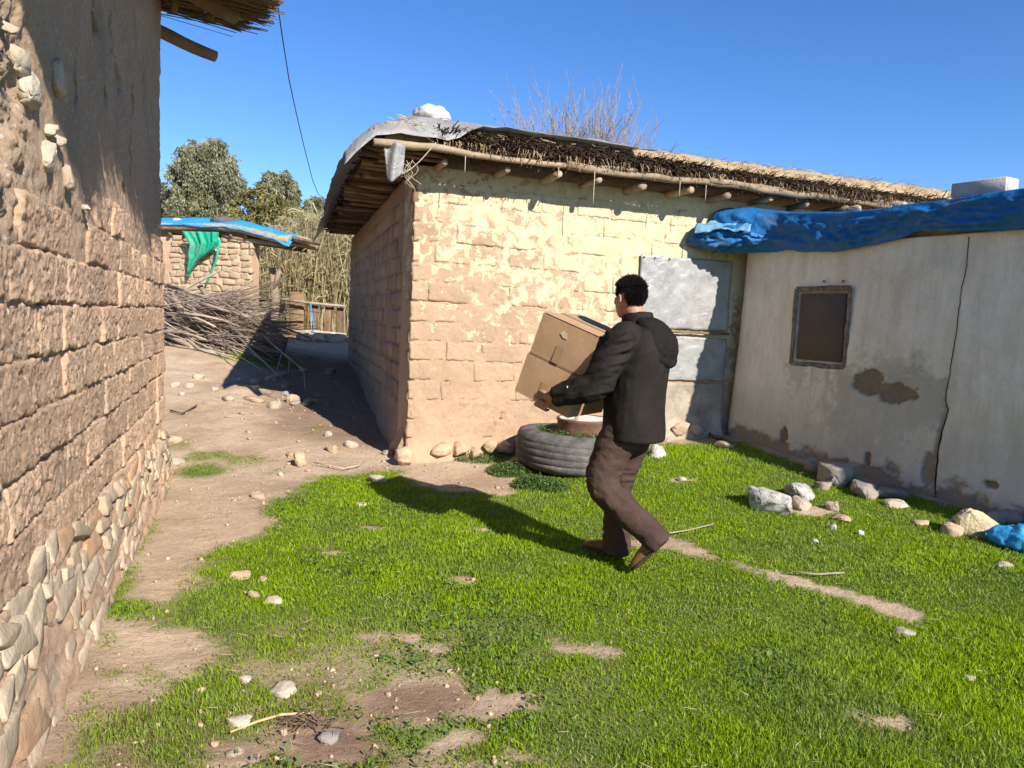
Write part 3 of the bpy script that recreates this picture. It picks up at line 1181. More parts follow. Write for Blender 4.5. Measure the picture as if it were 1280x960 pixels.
P0 = LEFT.pt(s, z, -.3 + RNG.uniform(0, .5, n)); P1 = LEFT.pt(s + RNG.normal(0, .05, n), z + RNG.normal(-.05, .03, n), o1)
r = RNG.uniform(.003, .008, n)
o = sticks_mesh('reed_mat', P0, P1, r, r * .8, M['reed_dry'], lh); o['kind'] = 'stuff'
X = np.stack([LEFT.pt(np.linspace(.62, 6.95, 40), 4.04 + .01 * RNG.normal(size=40), off) for off in (-.4, .2, .74)], 1)
Y = np.stack([LEFT.pt(np.linspace(.62, 6.95, 40), 4.36 + .02 * RNG.normal(size=40), off) for off in (-.4, .2, .70)], 1)
Vt = np.vstack([X.reshape(-1, 3), Y.reshape(-1, 3)])
f = grid_f(40, 3)
Fr = [tuple(a[::-1]) for a in f] + [tuple(a + 120) for a in f]
for i in range(39): Fr.append((i * 3 + 2, (i + 1) * 3 + 2, 120 + (i + 1) * 3 + 2, 120 + i * 3 + 2))
Fr += [(0, 1, 121, 120), (1, 2, 122, 121), (39 * 3 + 1, 39 * 3, 120 + 39 * 3, 120 + 39 * 3 + 1), (39 * 3 + 2, 39 * 3 + 1, 120 + 39 * 3 + 1, 120 + 39 * 3 + 2)]
mk('roof', Vt, Fr, M['roof_mud'], lh, smooth=False)

# ================================================================== MAIN ADOBE HOUSE
mh = thing('adobe_house', 'pale adobe brick house with brushwood eave and flaking limewash behind the tyre', 'house', (A2[0], A2[1], 0))
rnd = random.Random(11)
TOPZ = 2.86


def front_off(s, z):
    p = P3(s, z, 2)
    o = .010 * fbm(p, 2.0, 3, 65) + .013 * fbm(p, 8, 4, 66) + .007 * fbm(p, 30, 3, 68)
    for cs, cz, w, h in ((.37, .83, .022, .03), (1.05, 2.28, .05, .018), (1.2, 2.24, .03, .015), (.75, 2.15, .014, .04), (2.35, 2.25, .03, .03), (.95, .52, .02, .03), (1.62, .95, .03, .02)):
        o = o - .07 * sstep(1.2, .6, np.hypot((s - cs) / w, (z - cz) / h))
    o = o + .07 * sstep(.34, .05, z) * (1 + .3 * fbm(p, 6, 3, 90))      # lumpy footing
    return o - .03 * sstep(.06, 0, s)


wall_grid('front_wall', FRONT, 0, 5.2, -.15, TOPZ, .02, front_off, M['adobe'], mh, depth=.45)
libf = brick_lib('brick', .41, .174, 22, 10, 14, 80, .010, .005, M['adobe'], .010)
lay_bricks(FRONT, mh, libf, .41, .174, .012, .0, 3.45, .30, TOPZ - .05, lambda s, z: .004, rnd, jit=.006)


def side_off(s, z):
    p = P3(s, z, 9)
    return .014 * fbm(p, 2, 3, 75) + .011 * fbm(p, 9, 4, 76) - .006 - .03 * sstep(7.54, 7.6, s) + .08 * sstep(.5, .1, z) * (1 + .5 * fbm(p, 5, 3, 91))


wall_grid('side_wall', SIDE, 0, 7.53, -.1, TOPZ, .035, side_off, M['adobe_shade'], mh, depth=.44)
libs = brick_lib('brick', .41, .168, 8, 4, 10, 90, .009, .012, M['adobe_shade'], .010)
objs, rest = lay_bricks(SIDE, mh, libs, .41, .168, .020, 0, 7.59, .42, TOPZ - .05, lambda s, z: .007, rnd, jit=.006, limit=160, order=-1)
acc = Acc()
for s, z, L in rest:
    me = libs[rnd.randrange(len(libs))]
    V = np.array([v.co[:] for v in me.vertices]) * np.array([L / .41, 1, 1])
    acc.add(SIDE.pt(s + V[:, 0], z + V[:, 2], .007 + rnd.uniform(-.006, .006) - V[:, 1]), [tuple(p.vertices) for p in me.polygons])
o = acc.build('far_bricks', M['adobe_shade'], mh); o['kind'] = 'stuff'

# footing stones along the front and the corner
s = .05
while s < 3.3:
    w = rnd.uniform(.12, .26)
    zb = gzs(*FRONT.pt(s, 0, .1)[:2])
    if rnd.random() < .8:
        place_rock('footing_stone', FRONT.pt(s + w / 2, zb + rnd.uniform(.05, .13), .055), (w, .16, rnd.uniform(.10, .16)), M['stone_tan'] if s < .9 else M['stone_wall'], mh, wallrot(FRONT, rnd.uniform(-.3, .3)), rnd.randrange(9999))
    s += w
place_rock('corner_stone', FRONT.pt(-.02, .14, .04), (.2, .2, .2), M['stone_tan'], mh, seed=3)

# grey sheets nailed over the wall by the inner corner, batten, cement below
for (u0, v0, u1, v1, nm) in ((800, 318, 915, 414, 'upper'), (812, 419, 912, 476, 'lower')):
    s0, z1 = FRONT.sz(u0, v0); s1, z0 = FRONT.sz(u1, v1)
    S, Z = np.meshgrid(np.linspace(s0, min(s1, 3.5), 40), np.linspace(z0, z1 if nm == 'upper' else FRONT.sz(u0, v0)[1], 34), indexing='ij')
    p = P3(S.ravel(), Z.ravel(), 4)
    edge = np.minimum(np.minimum(S - S.min(), S.max() - S), np.minimum(Z - Z.min(), Z.max() - Z)).ravel()
    off = .032 + .010 * fbm(p, 7, 4, 14) + .004 * fbm(p, 25, 3, 15)
    Sx = S.ravel() + .012 * fbm(p, 6, 3, 18) * (edge < .03); Zx = Z.ravel() + .014 * fbm(p, 6, 3, 19) * (edge < .03)
    X = FRONT.pt(Sx, Zx, off).reshape(40, 34, 3)
    V, F = thick_sheet(X, .003)
    mk('metal_sheet', V, F, M['tin'], mh)
    for ss in (s0 + .03, s0 + .16, s0 + .33):
        if nm == 'upper':
            mk('nail', *tube([FRONT.pt(ss, z1 - .02, .03), FRONT.pt(ss, z1 - .03, .055)], .007, 6), M['wood_dark'], mh)
sA, zA = FRONT.sz(836, 414); sB, zB = FRONT.sz(912, 418)
mk('batten', *tube(np.linspace(FRONT.pt(sA - .3, zA + .0, .052), FRONT.pt(min(sB, 3.5), zB, .052), 8), .014, 7, wob=.008), M['wood_beam'], mh)
s0, zt = FRONT.sz(815, 478); s1 = 3.5
S, Z = np.meshgrid(np.linspace(s0, s1, 40), np.linspace(.2, zt, 26), indexing='ij')
p = P3(S.ravel(), Z.ravel(), 6)
X = FRONT.pt(S.ravel(), Z.ravel(), .028 + .012 * fbm(p, 5, 4, 24) + .006 * fbm(p, 20, 3, 25) + .08 * sstep(.5, .25, Z.ravel())).reshape(40, 26, 3)
mk('cement_patch', *thick_sheet(X, .03), M['cement_brown'], mh)

# roof: log ends, eave poles, brush, straw mud
for k in range(12):
    s = .22 + k * .5 + rnd.uniform(-.06, .06)
    if s > 5.9: break
    t = np.linspace(-.35, .36 + rnd.uniform(-.04, .05), 6)
    r = rnd.uniform(.026, .046)
    mk('rafter', *tube(FRONT.pt(s + .015 * np.sin(t * 6 + k) + t * rnd.uniform(-.08, .08), np.full(6, 2.845 + rnd.uniform(-.012, .012)), t), r * np.linspace(1.1, .9, 6), 9, wob=.015, seed=k), M['wood_pole'], mh)
for k, (a, b, da, db, r) in enumerate([(-.46, 1.45, .42, .40, .030), (-.15, 2.1, .34, .37, .026), (1.35, 3.4, .41, .38, .034), (2.9, 4.3, .42, .36, .028), (3.35, 5.3, .40, .38, .032), (5.0, 6.4, .40, .40, .03)]):
    t = np.linspace(0, 1, 12)
    P = FRONT.pt(a + (b - a) * t, 2.925 + (.03 if k % 2 else 0) + .008 * np.sin(t * 7 + k), da + (db - da) * t + .015 * np.sin(t * 5 + 2 * k))
    mk('eave_pole', *tube(P, r * np.linspace(1.1, .85, 12), 9, wob=.022, seed=k + 9), M['wood_pole'], mh)


def roof_top(s, t):
    """height of the mud roof above the ground datum at s along the front, t back from it"""
    d = np.minimum(t + .36, np.minimum(s + .32, 6.9 - s))
    p = P3(s, t, 3)
    return 3.13 + .09 * sstep(0, .2, d) + .17 * sstep(.0, 1.3, d) * sstep(7.0, -.5, s) + .02 * sstep(.3, 2, d) + .022 * fbm(p, 3, 4, 31) + .012 * fbm(p, 14, 3, 32)


def roof_pt(s, t, z):
    s = np.asarray(s, float); t = np.asarray(t, float)
    P = A2[None, :] + np.outer(s, E1) + np.outer(t, E2)
    return np.stack([P[:, 0], P[:, 1], np.broadcast_to(z, s.shape)], 1)


ss = np.concatenate([np.arange(-.33, 6.9, .05)]); tt = np.concatenate([np.arange(-.33, .8, .035), np.arange(.8, 8.0, .2)])
S, T = np.meshgrid(ss, tt, indexing='ij')
ztop = roof_top(S.ravel(), T.ravel())
V = roof_pt(S.ravel(), T.ravel(), ztop)
nu, nv = S.shape
F = [tuple(a) for a in grid_f(nu, nv)]
m0 = len(V)
ring = [i * nv for i in range(nu)] + [(nu - 1) * nv + j for j in range(1, nv)] + [i * nv + nv - 1 for i in range(nu - 2, -1, -1)] + [j for j in range(nv - 2, 0, -1)]
low = V[ring].copy(); low[:, 2] = 2.995
V = np.vstack([V, low])
for k in range(len(ring)):
    k2 = (k + 1) % len(ring)
    F.append((ring[k2], ring[k], m0 + k, m0 + k2))
F.append(tuple(range(m0, m0 + len(ring))))
mk('roof', V, F, M['roof_mud'], mh)
# dark brush ends sticking out under the mud along the front
n = 15000
s = .12 + 6.6 * RNG.uniform(0, 1, n)
thick = .05 + .06 * sstep(7, -.5, s)
z = 2.965 + RNG.uniform(0, 1, n) * (thick * 1.3 + .04)
o0 = RNG.uniform(.24, .33, n); L = RNG.uniform(.04, .115, n) * (1 + .6 * (RNG.uniform(0, 1, n) > .9))
clump = fbm(P3(s, z), 5, 3, 41)
P0 = FRONT.pt(s, z, o0)
P1 = FRONT.pt(s + RNG.normal(0, .05, n), z + RNG.normal(-.015, .035, n) - .02, o0 + L * (1 + .4 * clump))
r = RNG.uniform(.0035, .009, n)
o = sticks_mesh('roof_brush', P0, P1, r, r * .6, M['brush'], mh); o['kind'] = 'stuff'
n = 2600
s = RNG.uniform(-.3, 6.8, n); t = RNG.uniform(-.38, .5, n) ; z = roof_top(s, t) + .004
P0 = roof_pt(s, t, z); a = RNG.uniform(0, 6.28, n); L = RNG.uniform(.04, .13, n)
P1 = P0 + np.stack([np.cos(a) * L, np.sin(a) * L, RNG.normal(.0, .014, n)], 1)
o = sticks_mesh('roof_straw', P0, P1, np.full(n, .003), np.full(n, .002), M['straw'], mh); o['kind'] = 'stuff'
n = 260   # strands hanging over the pole
s = RNG.uniform(0, 6.2, n)
P0 = FRONT.pt(s, 2.99 + RNG.uniform(0, .04, n), .40 + RNG.uniform(0, .05, n)); P1 = P0 + np.stack([RNG.normal(0, .02, n), RNG.normal(0, .02, n), -RNG.uniform(.02, .12, n)], 1)
o = sticks_mesh('hanging_straw', P0, P1, np.full(n, .0035), np.full(n, .002), M['straw'], mh); o['kind'] = 'stuff'
for s, L in ((1.62, .30), (1.25, .1), (2.55, .14), (2.85, .16), (.35, .14)):
    P = FRONT.pt(np.full(4, s), np.linspace(2.9, 2.9 - L, 4), np.full(4, .43))
    mk('hanging_string', *tube(P, .004, 5), M['string'], mh)

# left eave: round sticks laid side by side over the wall, their ends showing
for k in range(84):
    t = -.32 + k * .092 + rnd.uniform(-.04, .04)
    zc = 2.945 + rnd.uniform(-.03, .02)
    r = rnd.uniform(.016, .04)
    q = np.linspace(.25, -.38 + rnd.uniform(-.12, .07), 5)
    P = roof_pt(q, np.full(5, t) + rnd.uniform(-.06, .06) * q, zc + .008 * np.sin(q * 9 + k))
    mk('eave_stick', *tube(P, r, 7, wob=.012, seed=k), M['wood_dark'] if k % 3 else M['wood_pole'], mh)
n = 900
t = RNG.uniform(-.35, 7.8, n); z = 2.98 + RNG.uniform(0, .09, n)
P0 = roof_pt(RNG.uniform(-.3, .1, n), t, z); P1 = roof_pt(-.40 + RNG.normal(0, .05, n), t + RNG.normal(0, .03, n), z + RNG.normal(0, .012, n))
r = RNG.uniform(.006, .015, n)
o = sticks_mesh('eave_brush', P0, P1, r, r * .8, M['wood_dark'], mh); o['kind'] = 'stuff'

# plastic sheeting over the roof edge
tt = np.linspace(-.44, 7.75, 130); pp = np.linspace(0, 1, 34)
T, Pp = np.meshgrid(tt, pp, indexing='ij')
wv = fbm(P3(T.ravel(), Pp.ravel() * 2), 1.3, 4, 77).reshape(T.shape)
send = 2.3 + .9 * fbm(P3(tt, 0 * tt), .9, 3, 78)                # inner edge of the sheet
hang = .30 + .10 * fbm(P3(tt, 0 * tt), .8, 3, 79) + .10 * sstep(3, 7, tt)
k0 = .72
S = np.where(Pp < k0, send[:, None] + (-.40 - send[:, None]) * (Pp / k0), -.40 - .30 * np.clip((Pp - k0) / (1 - k0), 0, 1) ** .8 + .05 * wv)
Zt = roof_top(np.maximum(S.ravel(), -.30), np.maximum(T.ravel(), -.33)).reshape(S.shape) + .014 + .03 * np.abs(wv) + .035 * np.abs(fbm(P3(S.ravel(), T.ravel()), 6, 3, 80)).reshape(S.shape)
Zs = np.where(Pp < k0, Zt, 3.12 - (Pp - k0) / (1 - k0) * hang[:, None])
blend = sstep(k0 - .10, k0 + .05, Pp)
Z = Zt * (1 - blend) + np.where(Pp < k0, 3.12, 3.12 - (Pp - k0) / (1 - k0) * hang[:, None]) * blend
Z = Z - .16 * sstep(-.28, -.44, T) * sstep(.55, .2, S) + .02 * sstep(-.28, -.34, T)
X = roof_pt(S.ravel(), T.ravel(), Z.ravel()).reshape(*S.shape, 3)
sh = mk('plastic_sheet', *thick_sheet(X, .002), M['plastic'])
tag(sh, 'milky plastic sheeting draped over the side eave of the adobe house', 'plastic sheet')
# torn flap at the corner
P = at(487, 178, 6.72)
uu, vv = np.meshgrid(np.linspace(0, 1, 14), np.linspace(0, 1, 16), indexing='ij')
X = P + np.stack([(uu - .3) * (.19 - .05 * vv) + .02 * vv, .03 * np.sin(uu * 7 + vv * 2), -vv * (.30 + .05 * np.sin(uu * 5)) - .05 * uu + .03], 2)
fl = mk('torn_plastic', *thick_sheet(X, .002), M['plastic'])
tag(fl, 'torn scrap of plastic hanging from the eave corner of the adobe house', 'plastic scrap')
for k in range(7):
    a = at(505 + k * 2, 205, 6.75); t = np.linspace(0, 1, 7)
    Pk = np.array([a + np.array([.10 * math.sin(k) * q + .05 * math.sin(q * 5 + k), .03 * q, -.05 * math.sin(k * 2) - q * (.1 + .05 * (k % 4))]) for q in t])
    link('tangled_string', new_mesh('string', *tube(Pk, .003, 4)), M['string'], mh)
t = np.linspace(0, 1, 12)
Pk = np.array([at(545 - 45 * q, 178 + 30 * math.sin(q * 1.5) + 10 * q, 6.72) for q in t])
link('tangled_string', new_mesh('string', *tube(Pk, .005, 5)), M['string'], mh)

# white sack weighting the roof
acc = Acc()
c = at(540, 142, 7.35)
bm = bmesh.new(); bmesh.ops.create_icosphere(bm, subdivisions=4, radius=1)
V = np.array([v.co[:] for v in bm.verts]); F = [[v.index for v in f.verts] for f in bm.faces]; bm.free()
V = V * (1 + .35 * fbm(V, 1.6, 3, 5)[:, None] + .16 * (1 - 2 * np.abs(fbm(V, 4, 3, 6)))[:, None]) * np.array([.145, .12, .085]); V[:, 2] = np.maximum(V[:, 2], -.07)
V[:, 0] += .0
sk = mk('sack', V + c + np.array([0, 0, -.02]), F, M['sack'])
tag(sk, 'crumpled white sack lying on the roof corner of the adobe house', 'sack')
V = new = None
bl = thing('tarp_scrap', 'pale blue tarp scrap lying on the straw roof under the bare tree', 'tarp scrap', (0, 0, 0))
uu, vv = np.meshgrid(np.linspace(1.7, 2.5, 24), np.linspace(-.05, .9, 20), indexing='ij')
X = roof_pt(uu.ravel(), vv.ravel(), roof_top(uu.ravel(), vv.ravel()) + .03 + .03 * np.abs(fbm(P3(uu.ravel(), vv.ravel()), 4, 3, 12))).reshape(24, 20, 3)
o = mk('cover', *thick_sheet(X, .002), M['tarp_inner'], bl)
bpy.data.objects.remove(bl); tag(o, 'pale blue tarp scrap lying on the straw roof under the bare tree', 'tarp scrap'); o.name = 'tarp_scrap'

# ================================================================== RIGHT PLASTERED HOUSE
rh = thing('plastered_house', 'low house with cracked grey lime plaster and a blocked window under blue tarp', 'house', (*RIGHT.pt(2, 0)[:2], .1))
rnd = random.Random(21)
RTOP = 2.32
wu = [RIGHT.sz(u, v) for u, v in ((998, 361), (1067, 361), (1058, 457), (993, 457))]
WS0, WS1 = (wu[0][0] + wu[3][0]) / 2, (wu[1][0] + wu[2][0]) / 2
WZ0, WZ1 = (wu[2][1] + wu[3][1]) / 2, (wu[0][1] + wu[1][1]) / 2
RG = lambda s: gz(*(RIGHT.pt(s, 0 * s, .05)[:, :2].T))
crk = np.array([RIGHT.sz(u, v) for u, v in ((1212, 288), (1209, 330), (1201, 370), (1198, 420), (1193, 455), (1188, 500), (1191, 512), (1184, 540), (1180, 570), (1178, 620))])
crk = crk[::-1]           # bottom to top


def crack_s(z): return np.interp(z, crk[:, 1], crk[:, 0]) + .014 * fbm(P3(z, 0 * z), 14, 4, 5, .8)


def blob(s, z, u, v, ru, rv, seed, rough=.5, soft=.06):
    cs, cz = RIGHT.sz(u, v)
    q = np.hypot((s - cs) / ru, (z - cz) / rv) + rough * fbm(P3(s, z), 8, 5, seed, .75) * 1.7
    return sstep(1 + soft, 1 - soft, q)


def r_wear(s, z):
    g = RG(s) if len(s) else 0
    base = sstep(.10, .02, z - g - .06 - .30 * fbm(P3(s, z), 3.2, 6, 7, .7))
    hole = np.maximum(blob(s, z, 1090, 478, .16, .13, 8), blob(s, z, 1128, 492, .19, .085, 9))
    small = np.maximum(blob(s, z, 985, 545, .05, .09, 10), blob(s, z, 1092, 575, .035, .07, 11))
    small = np.maximum(small, blob(s, z, 1248, 605, .06, .04, 12))
    nib = blob(s, z, 1168, 590, .06, .14, 13)
    edge = sstep(.03, .012, np.abs(s - crack_s(z) + .02)) * sstep(1.1, .6, z)
    return np.clip(np.maximum.reduce([base * .85, hole, small, nib * .8, edge * .7]), 0, 1)


def r_grey(s, z):
    a = blob(s, z, 1090, 510, .55, .42, 14, .7, .3) * (s < crack_s(z) + .01)
    b = blob(s, z, 1135, 500, .35, .30, 15, .6, .12) * (s < crack_s(z) + .01)
    c = sstep(.9, .3, z - RG(s) + .25 * fbm(P3(s, z), 2.5, 4, 16)) * .4
    run = sstep(.05, .45, fbm(np.stack([s, z * .10, 0 * s], 1), 16, 3, 47)) * sstep(WS0 - .12, WS0 + .02, s) * sstep(WS1 + .25, WS1, s) * sstep(WZ0 + .03, WZ0 - .05, z) * sstep(WZ0 - .95, WZ0 - .25, z)
    smear = blob(s, z, 1000, 450, .10, .30, 48, .9) * .5
    return np.clip(np.maximum.reduce([a * .6, b * .7, c, run * .8, smear]), 0, .85)


def right_off(s, z):
    p = P3(s, z, 5)
    o = .10 * (1 - z / RTOP) ** 1.5 + .025 * fbm(p, 1.3, 3, 17) + .006 * fbm(p, 7, 4, 18) + .002 * fbm(p, 30, 3, 19)
    o = o - .022 * r_wear(s, z) - .010 * r_wear(s, z) * fbm(p, 22, 3, 20)
    right_side = sstep(-.008, .008, s - crack_s(z))
    o = o + .012 * right_side
    o = o - .06 * sstep(.035, .10, np.minimum(np.minimum(s - WS0, WS1 - s), np.minimum(z - WZ0, WZ1 - z)) + .02 * fbm(p, 12, 3, 22) + .035)
    # rounded inner corner
    return o - .5 * sstep(.28, -.12, s) ** 2 * (.4 + .6 * z / RTOP)


wall_grid('wall', RIGHT, -.1, 7.0, -.1, RTOP, .0145, right_off, M['plaster'], rh, {'wear': r_wear, 'grey': r_grey}, depth=.5)
REND = Wall(RIGHT.pt(6.99, 0)[:2], -RIGHT.n[:2])
wall_grid('end_wall', REND, .03, 4.0, -.1, RTOP, .1, lambda s, z: 0 * s - .02, M['cement'], rh, depth=.4)
# shutter and its worn frame
V, F = box_vf(WS1 - WS0 - .10, .03, WZ1 - WZ0 - .10, .004)
o = mk('shutter', V, F, M['board'], rh)
o.matrix_basis = RIGHT.mat((WS0 + WS1) / 2, (WZ0 + WZ1) / 2, .012)
o['label'] = 'dark brown board closing the small window'
for (sa, za, sb, zb) in ((WS0, WZ0, WS0, WZ1), (WS1, WZ0, WS1, WZ1), (WS0, WZ1, WS1, WZ1), (WS0, WZ0, WS1, WZ0)):
    t = np.linspace(0, 1, 16)
    P = RIGHT.pt(sa + (sb - sa) * t, za + (zb - za) * t, np.full(16, .036))
    w = .026 + .007 * fbm(P, 11, 3, int(sa * 10) + 3)
    fr = mk('window_frame', *tube(P, np.stack([w * .45, w], 1), 8, ref=RIGHT.n, wob=.007, seed=int(za * 9)), M['frame_worn'], rh)
for (u, v) in ((1033, 352), (1057, 352)):
    s, z = RIGHT.sz(u, v)
    place_rock('plaster_chip', RIGHT.pt(s, z, .035 + .0), (.035, .03, .03), M['stone_grey'], rh, seed=u)
# the long crack: a narrow dark fissure along the step in the plaster
zc = np.linspace(crk[:, 1].min() - .25, RTOP - .03, 260)
sc_ = crack_s(zc); wc = (.001 + .0015 * (1 + fbm(P3(zc, 0 * zc), 5, 3, 8))) * sstep(0, .1, RTOP - zc)
oc = right_off(sc_ + .012, zc) + .001
X = np.stack([RIGHT.pt(sc_ - wc - .0015, zc, right_off(sc_ - .014, zc) + .0015), RIGHT.pt(sc_ + wc * .4 - .001, zc, oc + .0015)], 1)
mk('crack', *thick_sheet(X, .002), M['fissure'], rh)
# roof slab
V, F = box_vf(7.4, 3.2, .16, .02)
V = V + .012 * np.stack([fbm(V, 2, 2, k) for k in range(3)], 1)
o = mk('roof', V, F, M['roof_mud'], rh)
o.matrix_basis = RIGHT.mat(3.45, RTOP + .081, -1.63)


# blue tarpaulin over the eave
def tarp_edge(s, pts):
    pts = np.array(sorted(pts))
    return np.interp(s, pts[:, 0], pts[:, 1])


bot = [RIGHT.sz(u, v, .16) for u, v in ((878, 300), (905, 318), (940, 316), (975, 312), (1005, 315), (1040, 314), (1070, 308), (1110, 300), (1135, 288), (1200, 288), (1280, 284))]
top = [RIGHT.sz(u, v, .02) for u, v in ((885, 268), (930, 262), (1000, 268), (1060, 268), (1110, 262), (1160, 256), (1200, 250), (1280, 238))]
ns, npp = 260, 40
ss = np.linspace(.0, 6.9, ns); pp = np.linspace(0, 1, npp)
S, Pp = np.meshgrid(ss, pp, indexing='ij')
zb = tarp_edge(ss, bot) + .035 * fbm(P3(ss, ss * 0), 4, 4, 2, .65); zt = np.maximum(tarp_edge(ss, top), RTOP + .19)
p = P3(S.ravel(), Pp.ravel() * .9, 1)
fold = fbm(P3(S.ravel() - Pp.ravel() * .35, Pp.ravel() * .55, 1), 2.4, 4, 27).reshape(S.shape)
rid = (1 - np.abs(fbm(P3(S.ravel() * .8 + Pp.ravel() * .4, Pp.ravel() * 1.3, 4), 2.8, 3, 29))).reshape(S.shape)
rid2 = (1 - np.abs(fbm(P3(S.ravel() * 1.0 - Pp.ravel() * .8, Pp.ravel() * .9, 8), 6.5, 2, 39))).reshape(S.shape)
# p 0..0.35 lies on the roof, then bulges over the edge and hangs
lie = Pp < .4
offp = np.where(lie, -.9 + .93 * (Pp / .4), .055 + .02 * np.sin(np.clip((Pp - .4) / .6, 0, 1) * 2.4))
zp = np.where(lie, zt[:, None] + .01, zt[:, None] + (zb - zt)[:, None] * ((Pp - .4) / .6) ** 1.15)
hangw = sstep(.36, .6, Pp)
offp = offp + hangw * (.045 * fold + .05 * (rid ** 8 - .25) + .03 * (rid2 ** 7 - .25)) - .05 * sstep(.86, 1, Pp)
offp = offp + .30 * sstep(.75, .02, S) * sstep(.3, .55, Pp)
zp = zp + (1 - hangw) * (.03 * np.abs(fold) + .02 * np.abs(rid - .6))
X = RIGHT.pt(S + .03 * fold, zp, np.maximum(offp, np.where(hangw > .3, .06, -9)))
tp = mk('tarpaulin', *thick_sheet(X, .003), M['tarp'])
tag(tp, 'blue tarpaulin draped along the eave of the plastered house', 'tarpaulin')
# crumpled bundle where the tarp ends in the inner corner
c = RIGHT.pt(.22, 2.43, .36); bax = RIGHT.pt(.02, 0, .52) - RIGHT.pt(.50, 0, .12); bax /= np.linalg.norm(bax); bnx = np.array([-bax[1], bax[0], 0])
uu, vv = np.meshgrid(np.linspace(0, 1, 40), np.linspace(0, 2 * math.pi, 40), indexing='ij')
rr = .10 * np.sin(np.clip(uu, .02, .98) * math.pi) ** .55
q = P3((uu * 3).ravel(), np.cos(vv).ravel(), 2) + np.stack([0 * vv.ravel(), 0 * vv.ravel(), np.sin(vv).ravel()], 1)
rr = rr * (1 + .40 * (1 - np.abs(fbm(q, 1.9, 3, 35)) * 4).reshape(rr.shape) + .15 * fbm(q, 5, 3, 36).reshape(rr.shape))
X = (c + bax * (uu[..., None] - .5) * .80 + bnx * (np.cos(vv) * rr * 1.0)[..., None] + np.array([0, 0, 1.]) * (np.sin(vv) * rr * 1.05 - .06 * np.abs(uu - .4))[..., None])
tb = mk('tarp_bundle', X.reshape(-1, 3), grid_f(40, 40), M['tarp'])
tag(tb, 'crumpled end of blue tarp bunched in the inner corner under the straw eave', 'tarp bundle')
uu, vv = np.meshgrid(np.linspace(0, 1, 24), np.linspace(0, 1, 14), indexing='ij')
p = P3(uu.ravel() * 2, vv.ravel(), 3)
X = c + np.array([0, 0, .085]) - bax * (uu[..., None] - .55) * .55 + bnx * ((vv - .3) * .20 + .05 * fbm(p, 3, 3, 5).reshape(uu.shape))[..., None] \
    + np.array([0, 0, 1.]) * (.05 - .10 * vv ** 2 + .07 * fbm(p, 2.6, 3, 6).reshape(uu.shape))[..., None]
ti = mk('tarp_fold', *thick_sheet(X, .003), M['tarp_inner'])
tag(ti, 'faded pale blue turned-up flap on top of the bunched tarp', 'tarp flap')
# things weighting the tarp
for k, (u, v, w, mt, lab) in enumerate([(1068, 262, .11, 'stone_pale', 'pale stone holding down the blue tarp below the straw roof end'), (1125, 257, .09, 'stone_pale', 'small white stone on the tarp between the pale stone and the concrete block')]):
    s, z = RIGHT.sz(u, v, -.15)
    o = place_rock('stone', RIGHT.pt(s, z + .0, -.15), (w * 1.5, w, w * .7), M[mt], None, None, k + 70)
    tag(o, lab, 'stone')
s0, z0 = RIGHT.sz(1196, 247, -.25); s1, _ = RIGHT.sz(1264, 247, -.25)
cb = thing('concrete_block', 'grey concrete block standing on the tarp covered roof edge', 'concrete block', RIGHT.pt((s0 + s1) / 2, z0 - .02, -.25))
L = s1 - s0
for (dx, lx, dy, ly) in ((0, L, -.075, .03), (0, L, .075, .03)):
    V, F = box_vf(lx, ly, .12, .006)
    o = mk('block_face', V + .003 * np.stack([fbm(V, 9, 2, k) for k in range(3)], 1), F, M['cement'], cb)
    o.matrix_basis = RIGHT.mat((s0 + s1) / 2 + dx, z0 + .045, -.25) @ Matrix.Translation((0, dy, 0))
for dx in (-L / 2 + .015, 0, L / 2 - .015):
    V, F = box_vf(.03, .118, .116, .004)
    o = mk('block_web', V, F, M['cement'], cb)
    o.matrix_basis = RIGHT.mat((s0 + s1) / 2 + dx, z0 + .045, -.25)

# ================================================================== PERSON WITH TWO BOXES
H3 = np.array([-.84, .5426, 0]); H3 /= np.linalg.norm(H3)
L3 = np.array([-H3[1], H3[0], 0.])
MAN = np.array([.69, 4.42, 0.])


def mp(*p):
    p = np.atleast_2d(np.asarray(p, float))
    return MAN + p[:, :1] * H3 + p[:, 1:2] * L3 + p[:, 2:3] * np.array([0, 0, 1.])


def lofted(pts, rad, ref=(0, 0, 1), seg=16):
    """densify a limb path with smooth interpolation; local coordinates"""
    pts = np.asarray(pts, float); rad = np.asarray(rad, float)
    if rad.ndim == 1: rad = np.stack([rad, rad], 1)
    n = len(pts); t = np.linspace(0, n - 1, (n - 1) * 5 + 1)
    i = np.clip(t.astype(int), 0, n - 2); f = (t - i)[:, None]
    g = lambda a: (lambda p0, p1, p2, p3: .5 * ((2 * p1) + (-p0 + p2) * f + (2 * p0 - 5 * p1 + 4 * p2 - p3) * f ** 2 + (-p0 + 3 * p1 - 3 * p2 + p3) * f ** 3))(
        a[np.maximum(i - 1, 0)], a[i], a[i + 1], a[np.minimum(i + 2, n - 1)])
    return tube(mp(*g(pts)), np.maximum(g(rad), .003), seg, ref=ref)


